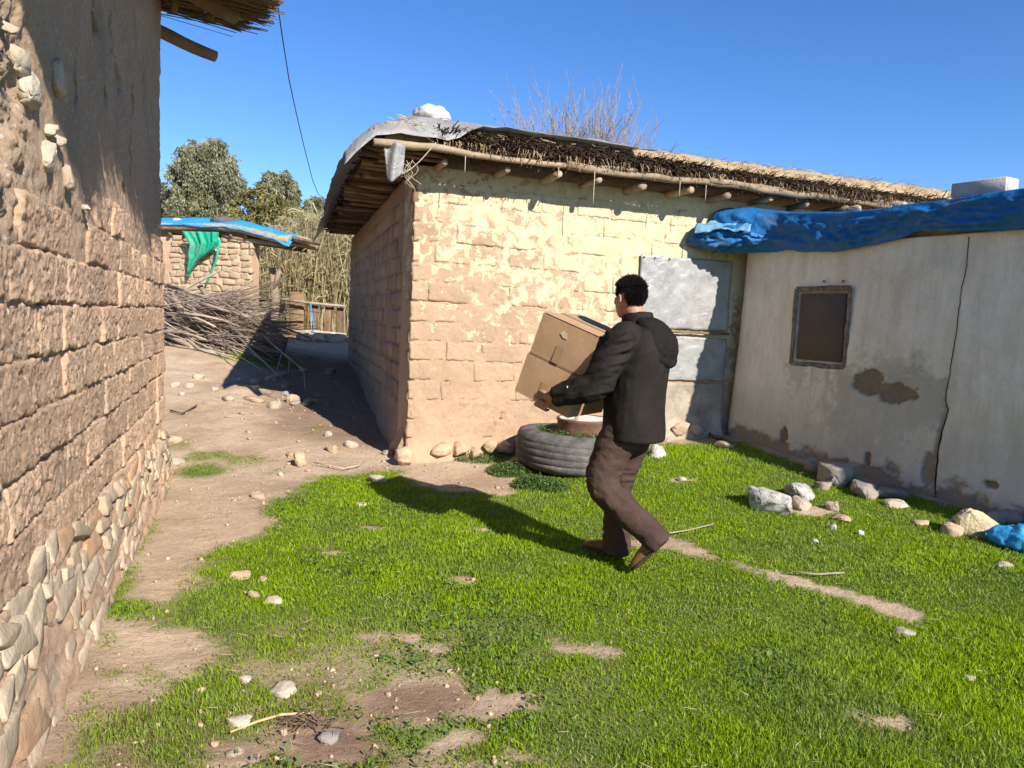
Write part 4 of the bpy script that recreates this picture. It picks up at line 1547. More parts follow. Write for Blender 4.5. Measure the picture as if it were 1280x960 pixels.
def fuse(acc, voxel, smooth_it, name):
    """union of overlapping closed shapes -> one continuous surface"""
    me = new_mesh(name, np.vstack(acc.V), acc.F)
    bm = bmesh.new(); bm.from_mesh(me)
    bmesh.ops.recalc_face_normals(bm, faces=list(bm.faces)); bm.to_mesh(me); bm.free()
    o = bpy.data.objects.new(name, me); COL.objects.link(o)
    r = o.modifiers.new('r', 'REMESH'); r.mode = 'VOXEL'; r.voxel_size = voxel
    s = o.modifiers.new('s', 'SMOOTH'); s.factor = .5; s.iterations = smooth_it
    dg = bpy.context.evaluated_depsgraph_get()
    m2 = bpy.data.meshes.new_from_object(o.evaluated_get(dg))
    bpy.data.objects.remove(o); bpy.data.meshes.remove(me)
    m2.name = name
    m2.polygons.foreach_set('use_smooth', np.ones(len(m2.polygons), dtype=bool))
    return m2


def wrinkle(me, fn):
    n = len(me.vertices)
    V = np.zeros(n * 3, np.float32); me.vertices.foreach_get('co', V); V = V.reshape(-1, 3).astype(float)
    N = np.zeros(n * 3, np.float32); me.vertex_normals.foreach_get('vector', N); N = N.reshape(-1, 3).astype(float)
    loc = np.stack([(V - MAN) @ H3, (V - MAN) @ L3, V[:, 2]], 1)
    V = V + N * fn(loc)[:, None]
    me.vertices.foreach_set('co', V.astype(np.float32).ravel()); me.update()
    return me


man = thing('person', 'person in black hooded jacket and brown trousers carrying two cardboard boxes', 'person', (MAN[0], MAN[1], gzs(MAN[0], MAN[1])))
# --- joints in the body frame: x forward, y to the person's left, z up
HIPL, HIPR = (-.01, .10, .89), (.0, -.10, .89)
KNEEL, ANKL = (.095, .135, .54), (-.235, .085, .285)
KNEER, ANKR = (.10, -.10, .51), (.085, -.105, .155)
SHL, ELL, WRL = (-.02, .195, 1.40), (.10, .285, 1.135), (.335, .292, 1.035)
SHR, ELR, WRR = (-.02, -.195, 1.40), (.10, -.285, 1.14), (.32, -.25, 1.01)
HEAD = np.array([.045, 0, 1.615])
TH = math.radians(19)
BF = np.array([math.cos(TH), 0, math.sin(TH)]); BU = np.array([-math.sin(TH), 0, math.cos(TH)])
BQ = np.array([.263, .252, .914])                     # lower rear left corner of the lower box
BXL, BXW, BXH = .385, .44, .245


def boxp(a, w, h): return BQ + BF * a + np.array([0, -w, 0]) + BU * h


# --- body: head, neck, trunk, arms with hands, legs as one surface
b = Acc()
yaw = -.48
hp = lambda x, y, z: HEAD + np.array([x * math.cos(yaw) - y * math.sin(yaw), x * math.sin(yaw) + y * math.cos(yaw), z])


def hel(c, r):
    V, F = ellipsoid((0, 0, 0), r)
    V = V @ np.array([[math.cos(yaw), -math.sin(yaw), 0], [math.sin(yaw), math.cos(yaw), 0], [0, 0, 1]]).T + hp(*c)
    b.add(mp(*V), F)


hel((-.012, 0, .030), (.098, .077, .088))       # cranium
hel((.030, 0, -.035), (.066, .058, .080))       # face
hel((.052, 0, -.085), (.034, .036, .030))       # chin and jaw
hel((.020, .0, -.070), (.050, .056, .036))
hel((.082, 0, .022), (.018, .045, .012))        # brow
hel((.072, .036, -.022), (.018, .017, .016)); hel((.072, -.036, -.022), (.018, .017, .016))
b.add(*lofted([hp(.088, 0, .012), hp(.104, 0, -.012), hp(.113, 0, -.030), hp(.100, 0, -.038)], [.010, .012, .014, .012], seg=10))
hel((.092, 0, -.060), (.012, .024, .006)); hel((.090, 0, -.070), (.012, .021, .006))    # lips
for sg in (1, -1):                              # ears
    th = np.linspace(-.5, 4.4, 10)
    b.add(*lofted([hp(-.012 - .017 * math.cos(t), sg * (.078 + .008 * (math.cos(t) > 0)), -.012 + .030 * math.sin(t)) for t in th], [.007] * 10, ref=(0, 1, 0), seg=8))
    hel((-.010, sg * .074, -.014), (.015, .008, .022))
b.add(*lofted([(-.015, 0, 1.40), (-.005, 0, 1.50), tuple(hp(-.022, 0, -.04))], [(.062, .062), (.058, .058), (.056, .058)], ref=(1, 0, 0)))
b.add(*lofted([(0, 0, .84), (0, 0, 1.0), (-.01, 0, 1.2), (-.02, 0, 1.38), (-.02, 0, 1.44)], [(.10, .15), (.10, .14), (.115, .16), (.10, .16), (.05, .08)], ref=(1, 0, 0)))
for sh_, el, wr in ((SHL, ELL, WRL), (SHR, ELR, WRR)):
    b.add(*lofted([sh_, el, wr], [.05, .042, .030]))
    b.add(*lofted([(0, 0, 1.39), sh_], [.05, .05]))
for hi, kn, an in ((HIPL, KNEEL, ANKL), (HIPR, KNEER, ANKR)):
    b.add(*lofted([hi, kn, an], [.075, .052, .038], ref=L3))


def hand(sg, wr, gx, tipz):
    """sg +1 left hand on the near side face of the lower box, -1 right hand; fingers go under the edge"""
    wr = np.array(wr)
    face = BQ[1] if sg > 0 else BQ[1] - BXW
    base = boxp(gx, 0, .045); base[1] = face + sg * .020
    knuckle = boxp(gx + .05, 0, .012); knuckle[1] = face + sg * .026
    b.add(*lofted([wr, (wr + base) / 2 + np.array([0, sg * .006, .004]), base], [(.022, .030), (.019, .038), (.015, .043)], ref=(0, 1, 0)))
    d = BF
    for k, (off, ln) in enumerate(((-.034, .9), (-.011, 1.0), (.012, .96), (.034, .8))):
        k0 = base + d * (off + .02) + BU * (-.012); k0[1] = face + sg * .018
        k1 = base + d * (off + .035) - BU * .048; k1[1] = face + sg * .022
        k2 = boxp(0, 0, -.018) + d * (gx + off + .038); k2[1] = face - sg * .006
        k3 = boxp(0, 0, -.014) + d * (gx + off + .034); k3[1] = face - sg * .040 * ln
        b.add(*lofted([k0, k1, k2, k3], [.0105, .0105, .0095, .0075], ref=(1, 0, .3), seg=10))
    t0 = base + d * (-.02) + BU * .02; t0[1] = face + sg * .02
    t1 = base + d * .035 + BU * .034; t1[1] = face + sg * .021
    t2 = base + d * .075 + BU * .030; t2[1] = face + sg * .012
    b.add(*lofted([t0, t1, t2], [.014, .0125, .009], ref=(0, 1, 0), seg=10))


hand(1, WRL, .155, 0)
hand(-1, WRR, .150, 0)
me = fuse(b, .0052, 3, 'body')
link('body', me, M['skin'], man)
# eyes
for sg in (1, -1):
    V, F = ellipsoid((0, 0, 0), (.011, .013, .009))
    mk('eye', mp(*(V + hp(.083, sg * .032, -.004))), F, M['eye'], man)
# --- hair: a cap over the skull plus short strands
Vc, Fc = ellipsoid((0, 0, 0), (.1015, .0805, .0925), nu=48, nv=32)
hx = Vc[:, 0]; hz = Vc[:, 2]
keep = (hz > .038) | ((hx < -.036) & (hz > -.078)) | ((hx < .046) & (hz > .002))
Fk = [f for f in Fc if all(keep[i] for i in f)]
Vl = Vc * (1 + .02 * fbm(Vc, 60, 2, 4)[:, None])
rotm = np.array([[math.cos(yaw), -math.sin(yaw), 0], [math.sin(yaw), math.cos(yaw), 0], [0, 0, 1]])
tohead = lambda V: V @ rotm.T + hp(-.012, 0, .030)
cap = Acc().add(mp(*tohead(Vl)), Fk)
cap.build('hair', M['hair'], man)
n = 20000
d = RNG.normal(size=(n, 3)); d /= np.linalg.norm(d, axis=1)[:, None]
q = d * np.array([.1005, .0795, .0915])
kp = (q[:, 2] > .036) | ((q[:, 0] < -.034) & (q[:, 2] > -.084)) | ((q[:, 0] < .050) & (q[:, 2] > -.004)) | ((q[:, 0] < .040) & (q[:, 0] > .012) & (q[:, 2] > -.028))
q = q[kp]; d = d[kp]; n = len(q)
ln = np.where(q[:, 2] > .035, .012, .0065) * RNG.uniform(.6, 1.3, n)
tip = q + (d + RNG.normal(0, .35, (n, 3)) + np.array([.25, 0, 0]) * (q[:, 2:3] > .04)) * ln[:, None]
o = sticks_mesh('hair_strands', mp(*tohead(q)), mp(*tohead(tip)), np.full(n, .0013), np.full(n, .0006), M['hair'], man); o['kind'] = 'stuff'

# --- jacket
j = Acc()
j.add(*lofted([(-.025, 0, .815), (-.025, 0, .86), (-.02, 0, .98), (-.022, 0, 1.12), (-.032, 0, 1.26), (-.035, 0, 1.36), (-.022, 0, 1.43), (-.015, 0, 1.47)],
              [(.178, .222), (.182, .226), (.178, .220), (.180, .222), (.178, .228), (.155, .222), (.112, .170), (.075, .095)], ref=(1, 0, 0), seg=28))
for sh_, el, wr in ((SHL, ELL, WRL), (SHR, ELR, WRR)):
    sg = 1 if sh_[1] > 0 else -1
    e = np.array(el) + np.array([-.012, 0, -.010]); w = np.array(wr)
    j.add(*lofted([(-.02, sg * .12, 1.385), np.array(sh_) + np.array([-.0, -sg * .005, -.012]), (np.array(sh_) + e) / 2 + np.array([-.005, sg * .008, 0]), e, (e + w) / 2, w + (w - e) * -.03],
                  [.085, .088, .077, .072, .060, .046], seg=18))
# collar
th = np.linspace(0, 2 * math.pi, 22)
j.add(*tube(mp(*np.stack([-.012 + .074 * np.cos(th), .074 * np.sin(th), 1.492 - .012 * np.cos(th)], 1)), np.stack([np.full(22, .044), np.full(22, .017)], 1), 10, ref=(0, 0, 1), cap=False))
me = fuse(j, .0085, 5, 'jacket')


def jw(p):
    armL = sstep(.03, .10, np.abs(p[:, 1]) - .16) * (p[:, 2] < 1.42)
    q = p * np.array([1, 1, 1.0])
    a = .006 * fbm(q * np.array([1, 1, .55]), 9, 3, 2)
    # diagonal folds down the sleeve
    fold = 1 - np.abs(fbm(np.stack([p[:, 0] * .6 + p[:, 2] * 1.3, p[:, 1] * .5, p[:, 2] * .2 - p[:, 0] * .3], 1), 13, 4, 4)) * 2
    a = a + armL * .024 * fold + (1 - armL) * .0015 * fold
    hem = -.003 * sstep(.006, .0, np.abs(p[:, 2] - .85)) * (p[:, 2] < .9)
    seam = -.004 * sstep(.006, .002, np.abs(p[:, 1] - .07)) * (p[:, 0] < 0)
    low = .006 * fbm(np.stack([p[:, 0], p[:, 1], p[:, 2] * .3], 1), 12, 3, 6) * sstep(1.2, .9, p[:, 2])
    return a + hem + seam + low


wrinkle(me, jw)
link('jacket', me, M['jacket'], man)
# hood hanging on the back, with its open rim
hd = Acc()
hd.add(*lofted([(-.045, 0, 1.485), (-.10, 0, 1.455), (-.150, 0, 1.40), (-.178, 0, 1.335), (-.178, 0, 1.275), (-.160, 0, 1.235)],
               [(.085, .040), (.128, .052), (.152, .064), (.150, .064), (.115, .046), (.060, .022)], ref=L3, seg=24))
for sg in (1, -1):
    hd.add(*lofted([(.015, sg * .100, 1.455), (-.055, sg * .138, 1.435), (-.130, sg * .150, 1.375), (-.185, sg * .125, 1.30), (-.215, sg * .060, 1.262), (-.220, 0, 1.255)], [.014, .019, .021, .021, .021, .021], seg=10))
me = fuse(hd, .0075, 6, 'hood')
wrinkle(me, lambda p: .008 * (1 - np.abs(fbm(p * np.array([1, .7, 1]), 13, 3, 9)) * 2) + .003 * fbm(p, 30, 2, 3))
link('hood', me, M['jacket_lining'], man)
# cuffs and a small white mark on the sleeve
for el, wr in ((ELL, WRL), (ELR, WRR)):
    e, w = np.array(el), np.array(wr)
    mk('cuff', *lofted([w - (w - e) * .12, w - (w - e) * .02], [.047, .044], seg=16), M['jacket_lining'], man)
e, w = np.array(ELL), np.array(WRL)
c = e + (w - e) * .52
V, F = box_vf(.006, .004, .030, .001)
mk('sleeve_mark', mp(*(V + c + np.array([0, .074, .014]))), F, M['white_logo'], man)
# --- trousers
tr = Acc()
tr.add(*lofted([(-.005, 0, 1.0), (-.005, 0, .92), (-.01, 0, .84)], [(.125, .165), (.135, .178), (.125, .17)], ref=(1, 0, 0), seg=24))
kn, an = np.array(KNEEL), np.array(ANKL)
tr.add(*lofted([(-.01, .085, .88), (.052, .115, .73), kn + np.array([-.012, 0, 0]), kn + (an - kn) * .45 + np.array([-.01, 0, -.015]), kn + (an - kn) * .80, an + np.array([.0, 0, .0]), an + (an - kn) * .10],
               [.112, .104, .090, .084, .076, .072, .074], ref=L3, seg=20))
kn, an = np.array(KNEER), np.array(ANKR)
tr.add(*lofted([(-.005, -.085, .88), (.05, -.095, .70), kn, kn + (an - kn) * .5, an, an + np.array([0, 0, -.065])], [.112, .102, .084, .080, .078, .082], ref=L3, seg=20))
me = fuse(tr, .0085, 9, 'trousers')


def tw(p):
    a = .005 * fbm(p, 10, 3, 12)
    f = 1 - np.abs(fbm(np.stack([p[:, 0] * .5, p[:, 1] * .4, p[:, 2]], 1), 22, 3, 14)) * 2
    k = np.maximum(sstep(.16, .03, np.abs(p[:, 2] - .56)), sstep(.14, .03, np.abs(p[:, 2] - .19)))
    k = np.maximum(k, .6 * sstep(.10, .02, np.abs(p[:, 2] - .80)))
    return a + (.004 + .007 * k) * f


wrinkle(me, tw)
link('trousers', me, M['trouser'], man)


# --- shoes
def shoe(heel, toe, up, side):
    heel, toe, up = np.array(heel), np.array(toe), np.array(up)
    d = toe - heel; L = np.linalg.norm(d); d = d / L; up = up - d * (up @ d); up /= np.linalg.norm(up)
    a = Acc()
    P = lambda f, h: heel + d * L * f + up * h
    a.add(*lofted([P(.02, .035), P(.22, .042), P(.5, .036), P(.8, .027), P(.97, .022)], [(.036, .034), (.044, .036), (.036, .040), (.026, .043), (.014, .028)], ref=up @ np.array([H3, L3, [0, 0, 1]]), seg=16))
    a.add(*lofted([P(.16, .04), P(.14, .10), P(.12, .125)], [.044, .043, .044], ref=(1, 0, 0), seg=14))
    sh = link('shoe', fuse(a, .006, 3, 'shoe'), M['shoe'], man)
    s = Acc()
    s.add(*lofted([P(-.02, .004), P(.25, .004), P(.5, .004), P(.8, .004), P(1.0, .008)], [(.011, .035), (.011, .034), (.010, .036), (.010, .045), (.008, .026)], ref=up @ np.array([H3, L3, [0, 0, 1]]), seg=14))
    so = link('sole', fuse(s, .005, 2, 'sole'), M['sole'], sh)
    so.matrix_parent_inverse = Matrix.Identity(4)
    sh_loc = sh
    return sh


gr = gzs(*(mp(.2, -.11, 0)[0][:2]))
shoe((.035, -.105, gr + .03), (.315, -.125, gr + .025), (0, 0, 1), -1)
gl = gzs(*(mp(-.05, .09, 0)[0][:2]))
shoe((-.30, .082, gl + .235), (-.115, .095, gl + .022), (.75, 0, .62), 1)


# --- boxes
def carton(name, label, h0, shift, tapev):
    c0 = boxp(BXL / 2 + shift, BXW / 2, h0 + BXH / 2)
    t = thing(name, label, 'cardboard box', mp(*c0)[0])
    Rm = Matrix(((*[float((BF @ np.array([[1, 0, 0]]).T)[0])] * 0, 0, 0, 0),) * 4) if False else None
    ax = np.stack([mp(*BF)[0] - MAN, mp(0, 1, 0)[0] - MAN, mp(*BU)[0] - MAN], 1)     # columns: forward, left, up
    mw = Matrix(((*ax[0], mp(*c0)[0][0]), (*ax[1], mp(*c0)[0][1]), (*ax[2], mp(*c0)[0][2]), (0, 0, 0, 1)))
    # body: six panels' worth of carton with slightly bowed faces
    n = 9
    faces = Acc()
    g = np.linspace(-.5, .5, n)
    Uu, Vv = np.meshgrid(g, g, indexing='ij')
    bow = .006 * np.cos(Uu * math.pi) * np.cos(Vv * math.pi)
    dim = np.array([BXL, BXW, BXH - .004])
    for axn in range(3):
        for sg in (1, -1):
            o = [None] * 3
            i1, i2 = [(1, 2), (2, 0), (0, 1)][axn]
            X = np.zeros((n, n, 3)); X[..., axn] = sg * (.5 * dim[axn] + bow * (.8 if axn else .6)); X[..., i1] = Uu * dim[i1]; X[..., i2] = Vv * dim[i2]
            f = grid_f(n, n)
            faces.add(X.reshape(-1, 3), f if sg > 0 else f[:, ::-1])
    bd = faces.build('carton_body', M['card'], t)
    bm = bmesh.new(); bm.from_mesh(bd.data); bmesh.ops.remove_doubles(bm, verts=list(bm.verts), dist=.0005); bm.to_mesh(bd.data); bm.free()
    bd.data.polygons.foreach_set('use_smooth', np.zeros(len(bd.data.polygons), dtype=bool))
    bd.matrix_basis = mw
    bits = []
    # lid flaps meeting in the middle of the top, with a gap and a strip of tape
    for sg in (1, -1):
        V, F = box_vf(BXL * .995, BXW / 2 - .003, .004, .001)
        V[:, 2] += .004 * np.abs(V[:, 1] + sg * 0) * 0
        o = mk('flap', V, F, M['card'], t, smooth=False); o.matrix_basis = mw @ Matrix.Translation((0, sg * (BXW / 4 + .0005), BXH / 2 + .004)) @ Matrix.Rotation(sg * .012, 4, 'X')
    V, F = box_vf(BXL * .995, .055, .0012, 0)
    o = mk('tape', V, F, M['tape'], t, smooth=False); o.matrix_basis = mw @ Matrix.Translation((0, 0, BXH / 2 + .0085))
    # tape running down the middle of the near face
    V, F = box_vf(.05, .0012, BXH * tapev, 0)
    o = mk('tape', V, F, M['tape'], t, smooth=False); o.matrix_basis = mw @ Matrix.Translation((0.01, BXW / 2 + .0075, -BXH * (1 - tapev) / 2 + .005))
    # torn label spot, off the middle
    if h0 > .1:
        a = np.linspace(0, 6.283, 15)[:-1]
        rr = .018 * (1 + .35 * np.sin(a * 2 + 1) + .25 * np.sin(a * 5 + 2) + .2 * np.sin(a * 6))
        V = np.vstack([np.stack([rr * np.cos(a), 0 * a, rr * 1.3 * np.sin(a)], 1), np.stack([rr * np.cos(a), 0 * a + .0012, rr * 1.3 * np.sin(a)], 1)])
        F = [tuple(range(14)), tuple(range(27, 13, -1))] + [(k, (k + 1) % 14 + 0, (k + 1) % 14 + 14, k + 14) for k in range(14)]
        o = mk('torn_patch', V, F, M['tape_torn'], t, smooth=False); o.matrix_basis = mw @ Matrix.Translation((.012, BXW / 2 + .0072, .055))
    V, F = box_vf(BXL * .98, .0012, .003, 0)
    return t


carton('cardboard_box', 'cardboard box with torn tape resting on top of another in the person\'s arms', BXH + .010, 0, .42)
carton('cardboard_box', 'lower cardboard box gripped by its bottom edge in the person\'s hands', 0, .012, .5)

# ================================================================== TYRE PLANTER AND DRUM
gt = gp(700, 594)
tc = np.array([.62, 7.18]); tz = gzs(tc[0], tc[1]) - .03
TR, TW = .56, .36
ty = thing('tyre_planter', 'large worn truck tyre lying flat as a planter beside the adobe wall', 'tyre', (tc[0], tc[1], tz))
prof = [(.40, .03), (.47, .01), (.52, .02), (.552, .06), (.557, .085), (.552, .090), (.552, .100), (.560, .105), (.562, .145), (.557, .150), (.557, .160), (.563, .165), (.563, .205), (.558, .210), (.558, .220), (.562, .225), (.560, .262), (.553, .267), (.552, .277), (.555, .282), (.550, .30), (.525, .345), (.47, .365), (.41, .355), (.375, .33), (.36, .28), (.365, .2), (.37, .1), (.40, .03)]
prof = np.array(prof); nt_ = 96
th = np.arange(nt_) * 2 * math.pi / nt_
rr = prof[:-1, 0]; zz = prof[:-1, 1]
# circumferential grooves with broken tread edges
X = np.zeros((nt_, len(rr), 3))
for i, a in enumerate(th):
    r2 = rr + .006 * np.sin(a * 3 + zz * 9) + .004 * fbm(P3(np.full(len(rr), a * 4), zz * 12, 1), 2, 3, 3)
    z2 = zz + .012 * math.sin(a * 2 + 1)
    X[i] = np.stack([r2 * math.cos(a), r2 * math.sin(a), z2], 1)
V = X.reshape(-1, 3); nr = len(rr)
F = [(i * nr + j, ((i + 1) % nt_) * nr + j, ((i + 1) % nt_) * nr + (j + 1) % nr, i * nr + (j + 1) % nr) for i in range(nt_) for j in range(nr)]
mk('casing', V + np.array([tc[0], tc[1], tz]), F, M['rubber'], ty)
a = np.linspace(0, 2 * math.pi, 33)[:-1]
V = np.vstack([[(tc[0], tc[1], tz + .27)], np.stack([tc[0] + .40 * np.cos(a), tc[1] + .40 * np.sin(a), np.full(32, tz + .25)], 1)])
mk('soil', V, [(0, 1 + k, 1 + (k + 1) % 32) for k in range(32)], M['soil'], ty)
dr = thing('rusty_drum', 'rusty brown steel drum ring standing inside the tyre with a pale cement top', 'drum', (tc[0] + .09, tc[1] + .03, tz + .24))
dc = np.array([tc[0] + .09, tc[1] + .03])
prof = [(.0, .21), (.20, .21), (.235, .212), (.255, .222), (.272, .228), (.278, .215), (.268, .195), (.262, .12), (.268, .10), (.262, .08), (.262, -.03), (.25, -.04), (0, -.04)]
V = []; F = []
for i in range(48):
    a = i * 2 * math.pi / 48
    for (r, z) in prof: V.append((dc[0] + r * math.cos(a), dc[1] + r * math.sin(a), tz + .24 + z))
nr = len(prof)
for i in range(48):
    for k in range(nr - 1):
        F.append((i * nr + k, i * nr + k + 1, ((i + 1) % 48) * nr + k + 1, ((i + 1) % 48) * nr + k))
mk('drum_wall', V, F, M['rust'], dr)
a = np.linspace(0, 2 * math.pi, 41)[:-1]
V = np.vstack([[(dc[0], dc[1], tz + .24 + .228)], np.stack([dc[0] + .245 * np.cos(a), dc[1] + .245 * np.sin(a), tz + .24 + .224 + .004 * np.sin(a * 5)], 1)])
mk('cement_top', V, [(0, 1 + k, 1 + (k + 1) % 40) for k in range(40)], M['cement_pale'], dr)
V, F = box_vf(.035, .03, .05, .004)
mk('wooden_peg', V + np.array([dc[0] - .10, dc[1] - .18, tz + .24 + .245]), F, M['wood_pole'], dr)
V, F = box_vf(.05, .05, .07, .006)
pb = mk('wooden_stub', V + np.array([*FRONT.pt(1.28, 0, .06)[:2], FRONT.sz(658, 537, .06)[1]]), F, M['wood_dark'])
tag(pb, 'short dark peg sticking out of the adobe wall behind the tyre', 'peg')

# ================================================================== GRASS AND WEEDS
def blades(name, x, y, z, hgt, wid, lean, tint, mat, extra=None, seed=1, flat=0.):
    r = np.random.default_rng(seed)
    n = len(x)
    a = r.uniform(0, 2 * math.pi, n); b = r.uniform(0, 2 * math.pi, n)
    dx, dy = np.cos(a), np.sin(a); lx, ly = np.cos(b) * lean, np.sin(b) * lean
    base = np.stack([x, y, z - .006], 1)
    side = np.stack([dx, dy, 0 * dx], 1) * (wid / 2)[:, None]
    mid = base + np.stack([lx * .35 * hgt, ly * .35 * hgt, hgt * .58], 1)
    tip = base + np.stack([lx * hgt, ly * hgt, hgt * (1 - .35 * lean ** 2)], 1)
    V = np.stack([base - side, base + side, mid - side * .8, mid + side * .8, tip], 1).reshape(-1, 3)
    k = np.arange(n)[:, None] * 5
    F = np.vstack([k + np.array([[0, 1, 3]]), k + np.array([[0, 3, 2]]), k + np.array([[2, 3, 4]])])
    o = mk(name, V, F, mat, smooth=False)
    attr(o, 'tint', np.repeat(tint, 5))
    if extra is not None: attr(o, 'dry', np.repeat(extra, 5))
    return o


N = 1300000
yy = 1.2 + 8.2 * RNG.uniform(0, 1, N) ** 1.35
xx = (RNG.uniform(0, 1, N) - .5) * 2 * (.72 * yy + .25)
xx = np.clip(xx, -9, 9)
ok = (((xx - RIGHT.O[0]) * RIGHT.n[0] + (yy - RIGHT.O[1]) * RIGHT.n[1]) > .02) & (((xx - FRONT.O[0]) * FRONT.n[0] + (yy - FRONT.O[1]) * FRONT.n[1] > .02) | (xx < -.95)) \
    & (((xx - LEFT.O[0]) * LEFT.n[0] + (yy - LEFT.O[1]) * LEFT.n[1]) > .1)
xx, yy = xx[ok], yy[ok]
cov = grass_cover(xx, yy)
pk = np.stack([xx, yy, 0 * xx], 1)
cl = fbm(pk, 5.5, 3, 81)                        # tufts
keepp = RNG.uniform(0, 1, len(xx)) < cov * (.62 + .38 * sstep(-.35, .25, cl)) * .62 + .014
xx, yy, cov, cl = xx[keepp], yy[keepp], cov[keepp], cl[keepp]
if len(xx) > 610000:
    sel = RNG.permutation(len(xx))[:610000]
    xx, yy, cov, cl = xx[sel], yy[sel], cov[sel], cl[sel]
pk = np.stack([xx, yy, 0 * xx], 1)
n = len(xx)
lush = fbm(pk, .9, 3, 83)
hh = (.021 + .014 * np.clip(cl + .3, 0, 1) + .010 * sstep(-.1, .4, lush)) * RNG.uniform(.55, 1.35, n) * (.55 + .45 * cov)
ww = (.0030 + .00065 * yy) * RNG.uniform(.6, 1.3, n)
tn = np.clip(RNG.normal(.45, .2, n) + .22 * cl + .16 * lush, 0, .92)
tn = np.where(RNG.uniform(0, 1, n) < .02 + .10 * sstep(.1, .45, fbm(pk, 2.3, 3, 97)), 1.0, tn)
mudn = mud_shade_cover(xx, yy)
dry = np.clip(RNG.uniform(0, 1, n) < (.02 + .5 * mudn * (1 - cov * .6) + .35 * (1 - cov)), 0, 1).astype(float)
gr_o = blades('grass', xx, yy, gz(xx, yy), hh, ww, np.abs(RNG.normal(.45, .3, n)).clip(0, 1.1), tn, M['grass'], dry, 5)
tag(gr_o, 'short bright green grass covering the yard', 'grass', kind='stuff')


def leaflets(name, C, size, tint, mat, seed, up=.6, aspect=.6, parent=None):
    """small folded leaves: each a diamond of two triangles"""
    r = np.random.default_rng(seed); n = len(C)
    nrm = r.normal(size=(n, 3)); nrm[:, 2] = np.abs(nrm[:, 2]) + up; nrm /= np.linalg.norm(nrm, axis=1)[:, None]
    t = np.cross(nrm, r.normal(size=(n, 3))); t /= np.linalg.norm(t, axis=1)[:, None] + 1e-9
    b = np.cross(nrm, t)
    s = np.asarray(size)[:, None]
    V = np.stack([C - t * s, C + b * s * aspect - nrm * s * .1, C + t * s, C - b * s * aspect - nrm * s * .1], 1).reshape(-1, 3)
    k = np.arange(n)[:, None] * 4
    F = np.vstack([k + np.array([[0, 1, 2]]), k + np.array([[0, 2, 3]])])
    o = mk(name, V, F, mat, parent, smooth=False)
    attr(o, 'tint', np.repeat(tint, 4))
    return o


# low broad-leaved weeds: round the tyre, in patches of the yard
n = 90000
yy = 1.6 + 6.6 * RNG.uniform(0, 1, n) ** 1.3; xx = (RNG.uniform(0, 1, n) - .5) * 2 * (.70 * yy + .2)
pk = np.stack([xx, yy, 0 * xx], 1)
w = sstep(.12, .38, fbm(pk, 1.5, 3, 87)) * grass_cover(xx, yy)
kp = RNG.uniform(0, 1, n) < w * .7
xx, yy = xx[kp], yy[kp]
cx, cy = [xx], [yy]
zz = [gz(xx, yy) + RNG.uniform(.005, .035, len(xx))]
for (u, v, rad, cnt) in ((600, 572, .30, 2600), (640, 590, .24, 2600), (668, 607, .2, 2400), (620, 560, .18, 1200), (690, 612, .16, 1200)):
    g = gp(u, v); a = RNG.uniform(0, 6.28, cnt); rr = rad * np.sqrt(RNG.uniform(0, 1, cnt))
    x2, y2 = g[0] + rr * np.cos(a), g[1] + .9 * rr * np.sin(a)
    o2 = np.hypot(x2 - tc[0], y2 - tc[1]) > .55
    x2, y2 = x2[o2], y2[o2]
    cx.append(x2); cy.append(y2); zz.append(gz(x2, y2) + RNG.uniform(.0, .09, len(x2)) * (1 - (rr[o2] / rad) ** 2 * .7))
xx, yy, zz = map(np.concatenate, (cx, cy, zz))
o = leaflets('weeds', np.stack([xx, yy, zz], 1), RNG.uniform(.006, .014, len(xx)), np.clip(RNG.normal(.5, .25, len(xx)), 0, 1), M['weed'], 9)
tag(o, 'low broad-leaved weeds growing through the grass and round the tyre', 'weeds', kind='stuff')
cnt = 3200
a = RNG.uniform(0, 6.28, cnt); rr = np.sqrt(RNG.uniform(.22, 1, cnt)) * .385
x2, y2 = tc[0] + rr * np.cos(a), tc[1] + rr * np.sin(a)
o2 = np.hypot(x2 - dc[0], y2 - dc[1]) > .265
o = leaflets('planted_weeds', np.stack([x2, y2, tz + .27 + RNG.uniform(0, .10, cnt)], 1)[o2], RNG.uniform(.007, .014, o2.sum()), np.clip(RNG.normal(.5, .25, o2.sum()), 0, 1), M['weed'], 10)
tag(o, 'small leafy plants growing in the soil of the tyre planter', 'plants', kind='stuff')

# straw and dry stems lying about
n = 620
yy = 1.6 + 6.2 * RNG.uniform(0, 1, n) ** 1.3; xx = (RNG.uniform(0, 1, n) - .5) * 2 * (.66 * yy)
ins = (((xx - LEFT.O[0]) * LEFT.n[0] + (yy - LEFT.O[1]) * LEFT.n[1]) > .2) & (((xx - RIGHT.O[0]) * RIGHT.n[0] + (yy - RIGHT.O[1]) * RIGHT.n[1]) > .2) & (((xx - FRONT.O[0]) * FRONT.n[0] + (yy - FRONT.O[1]) * FRONT.n[1]) > .2)
xx, yy = xx[ins], yy[ins]; n = len(xx)
a = RNG.uniform(0, 6.28, n); L = RNG.uniform(.015, .06, n)
z0 = gz(xx, yy) + .028; x1, y1 = xx + np.cos(a) * L, yy + np.sin(a) * L
o = sticks_mesh('straw_litter', np.stack([xx, yy, z0], 1), np.stack([x1, y1, gz(x1, y1) + RNG.uniform(.02, .05, n)], 1), np.full(n, .0013), np.full(n, .001), M['straw'])
tag(o, 'scattered dry straw lying in the grass', 'straw', kind='stuff')

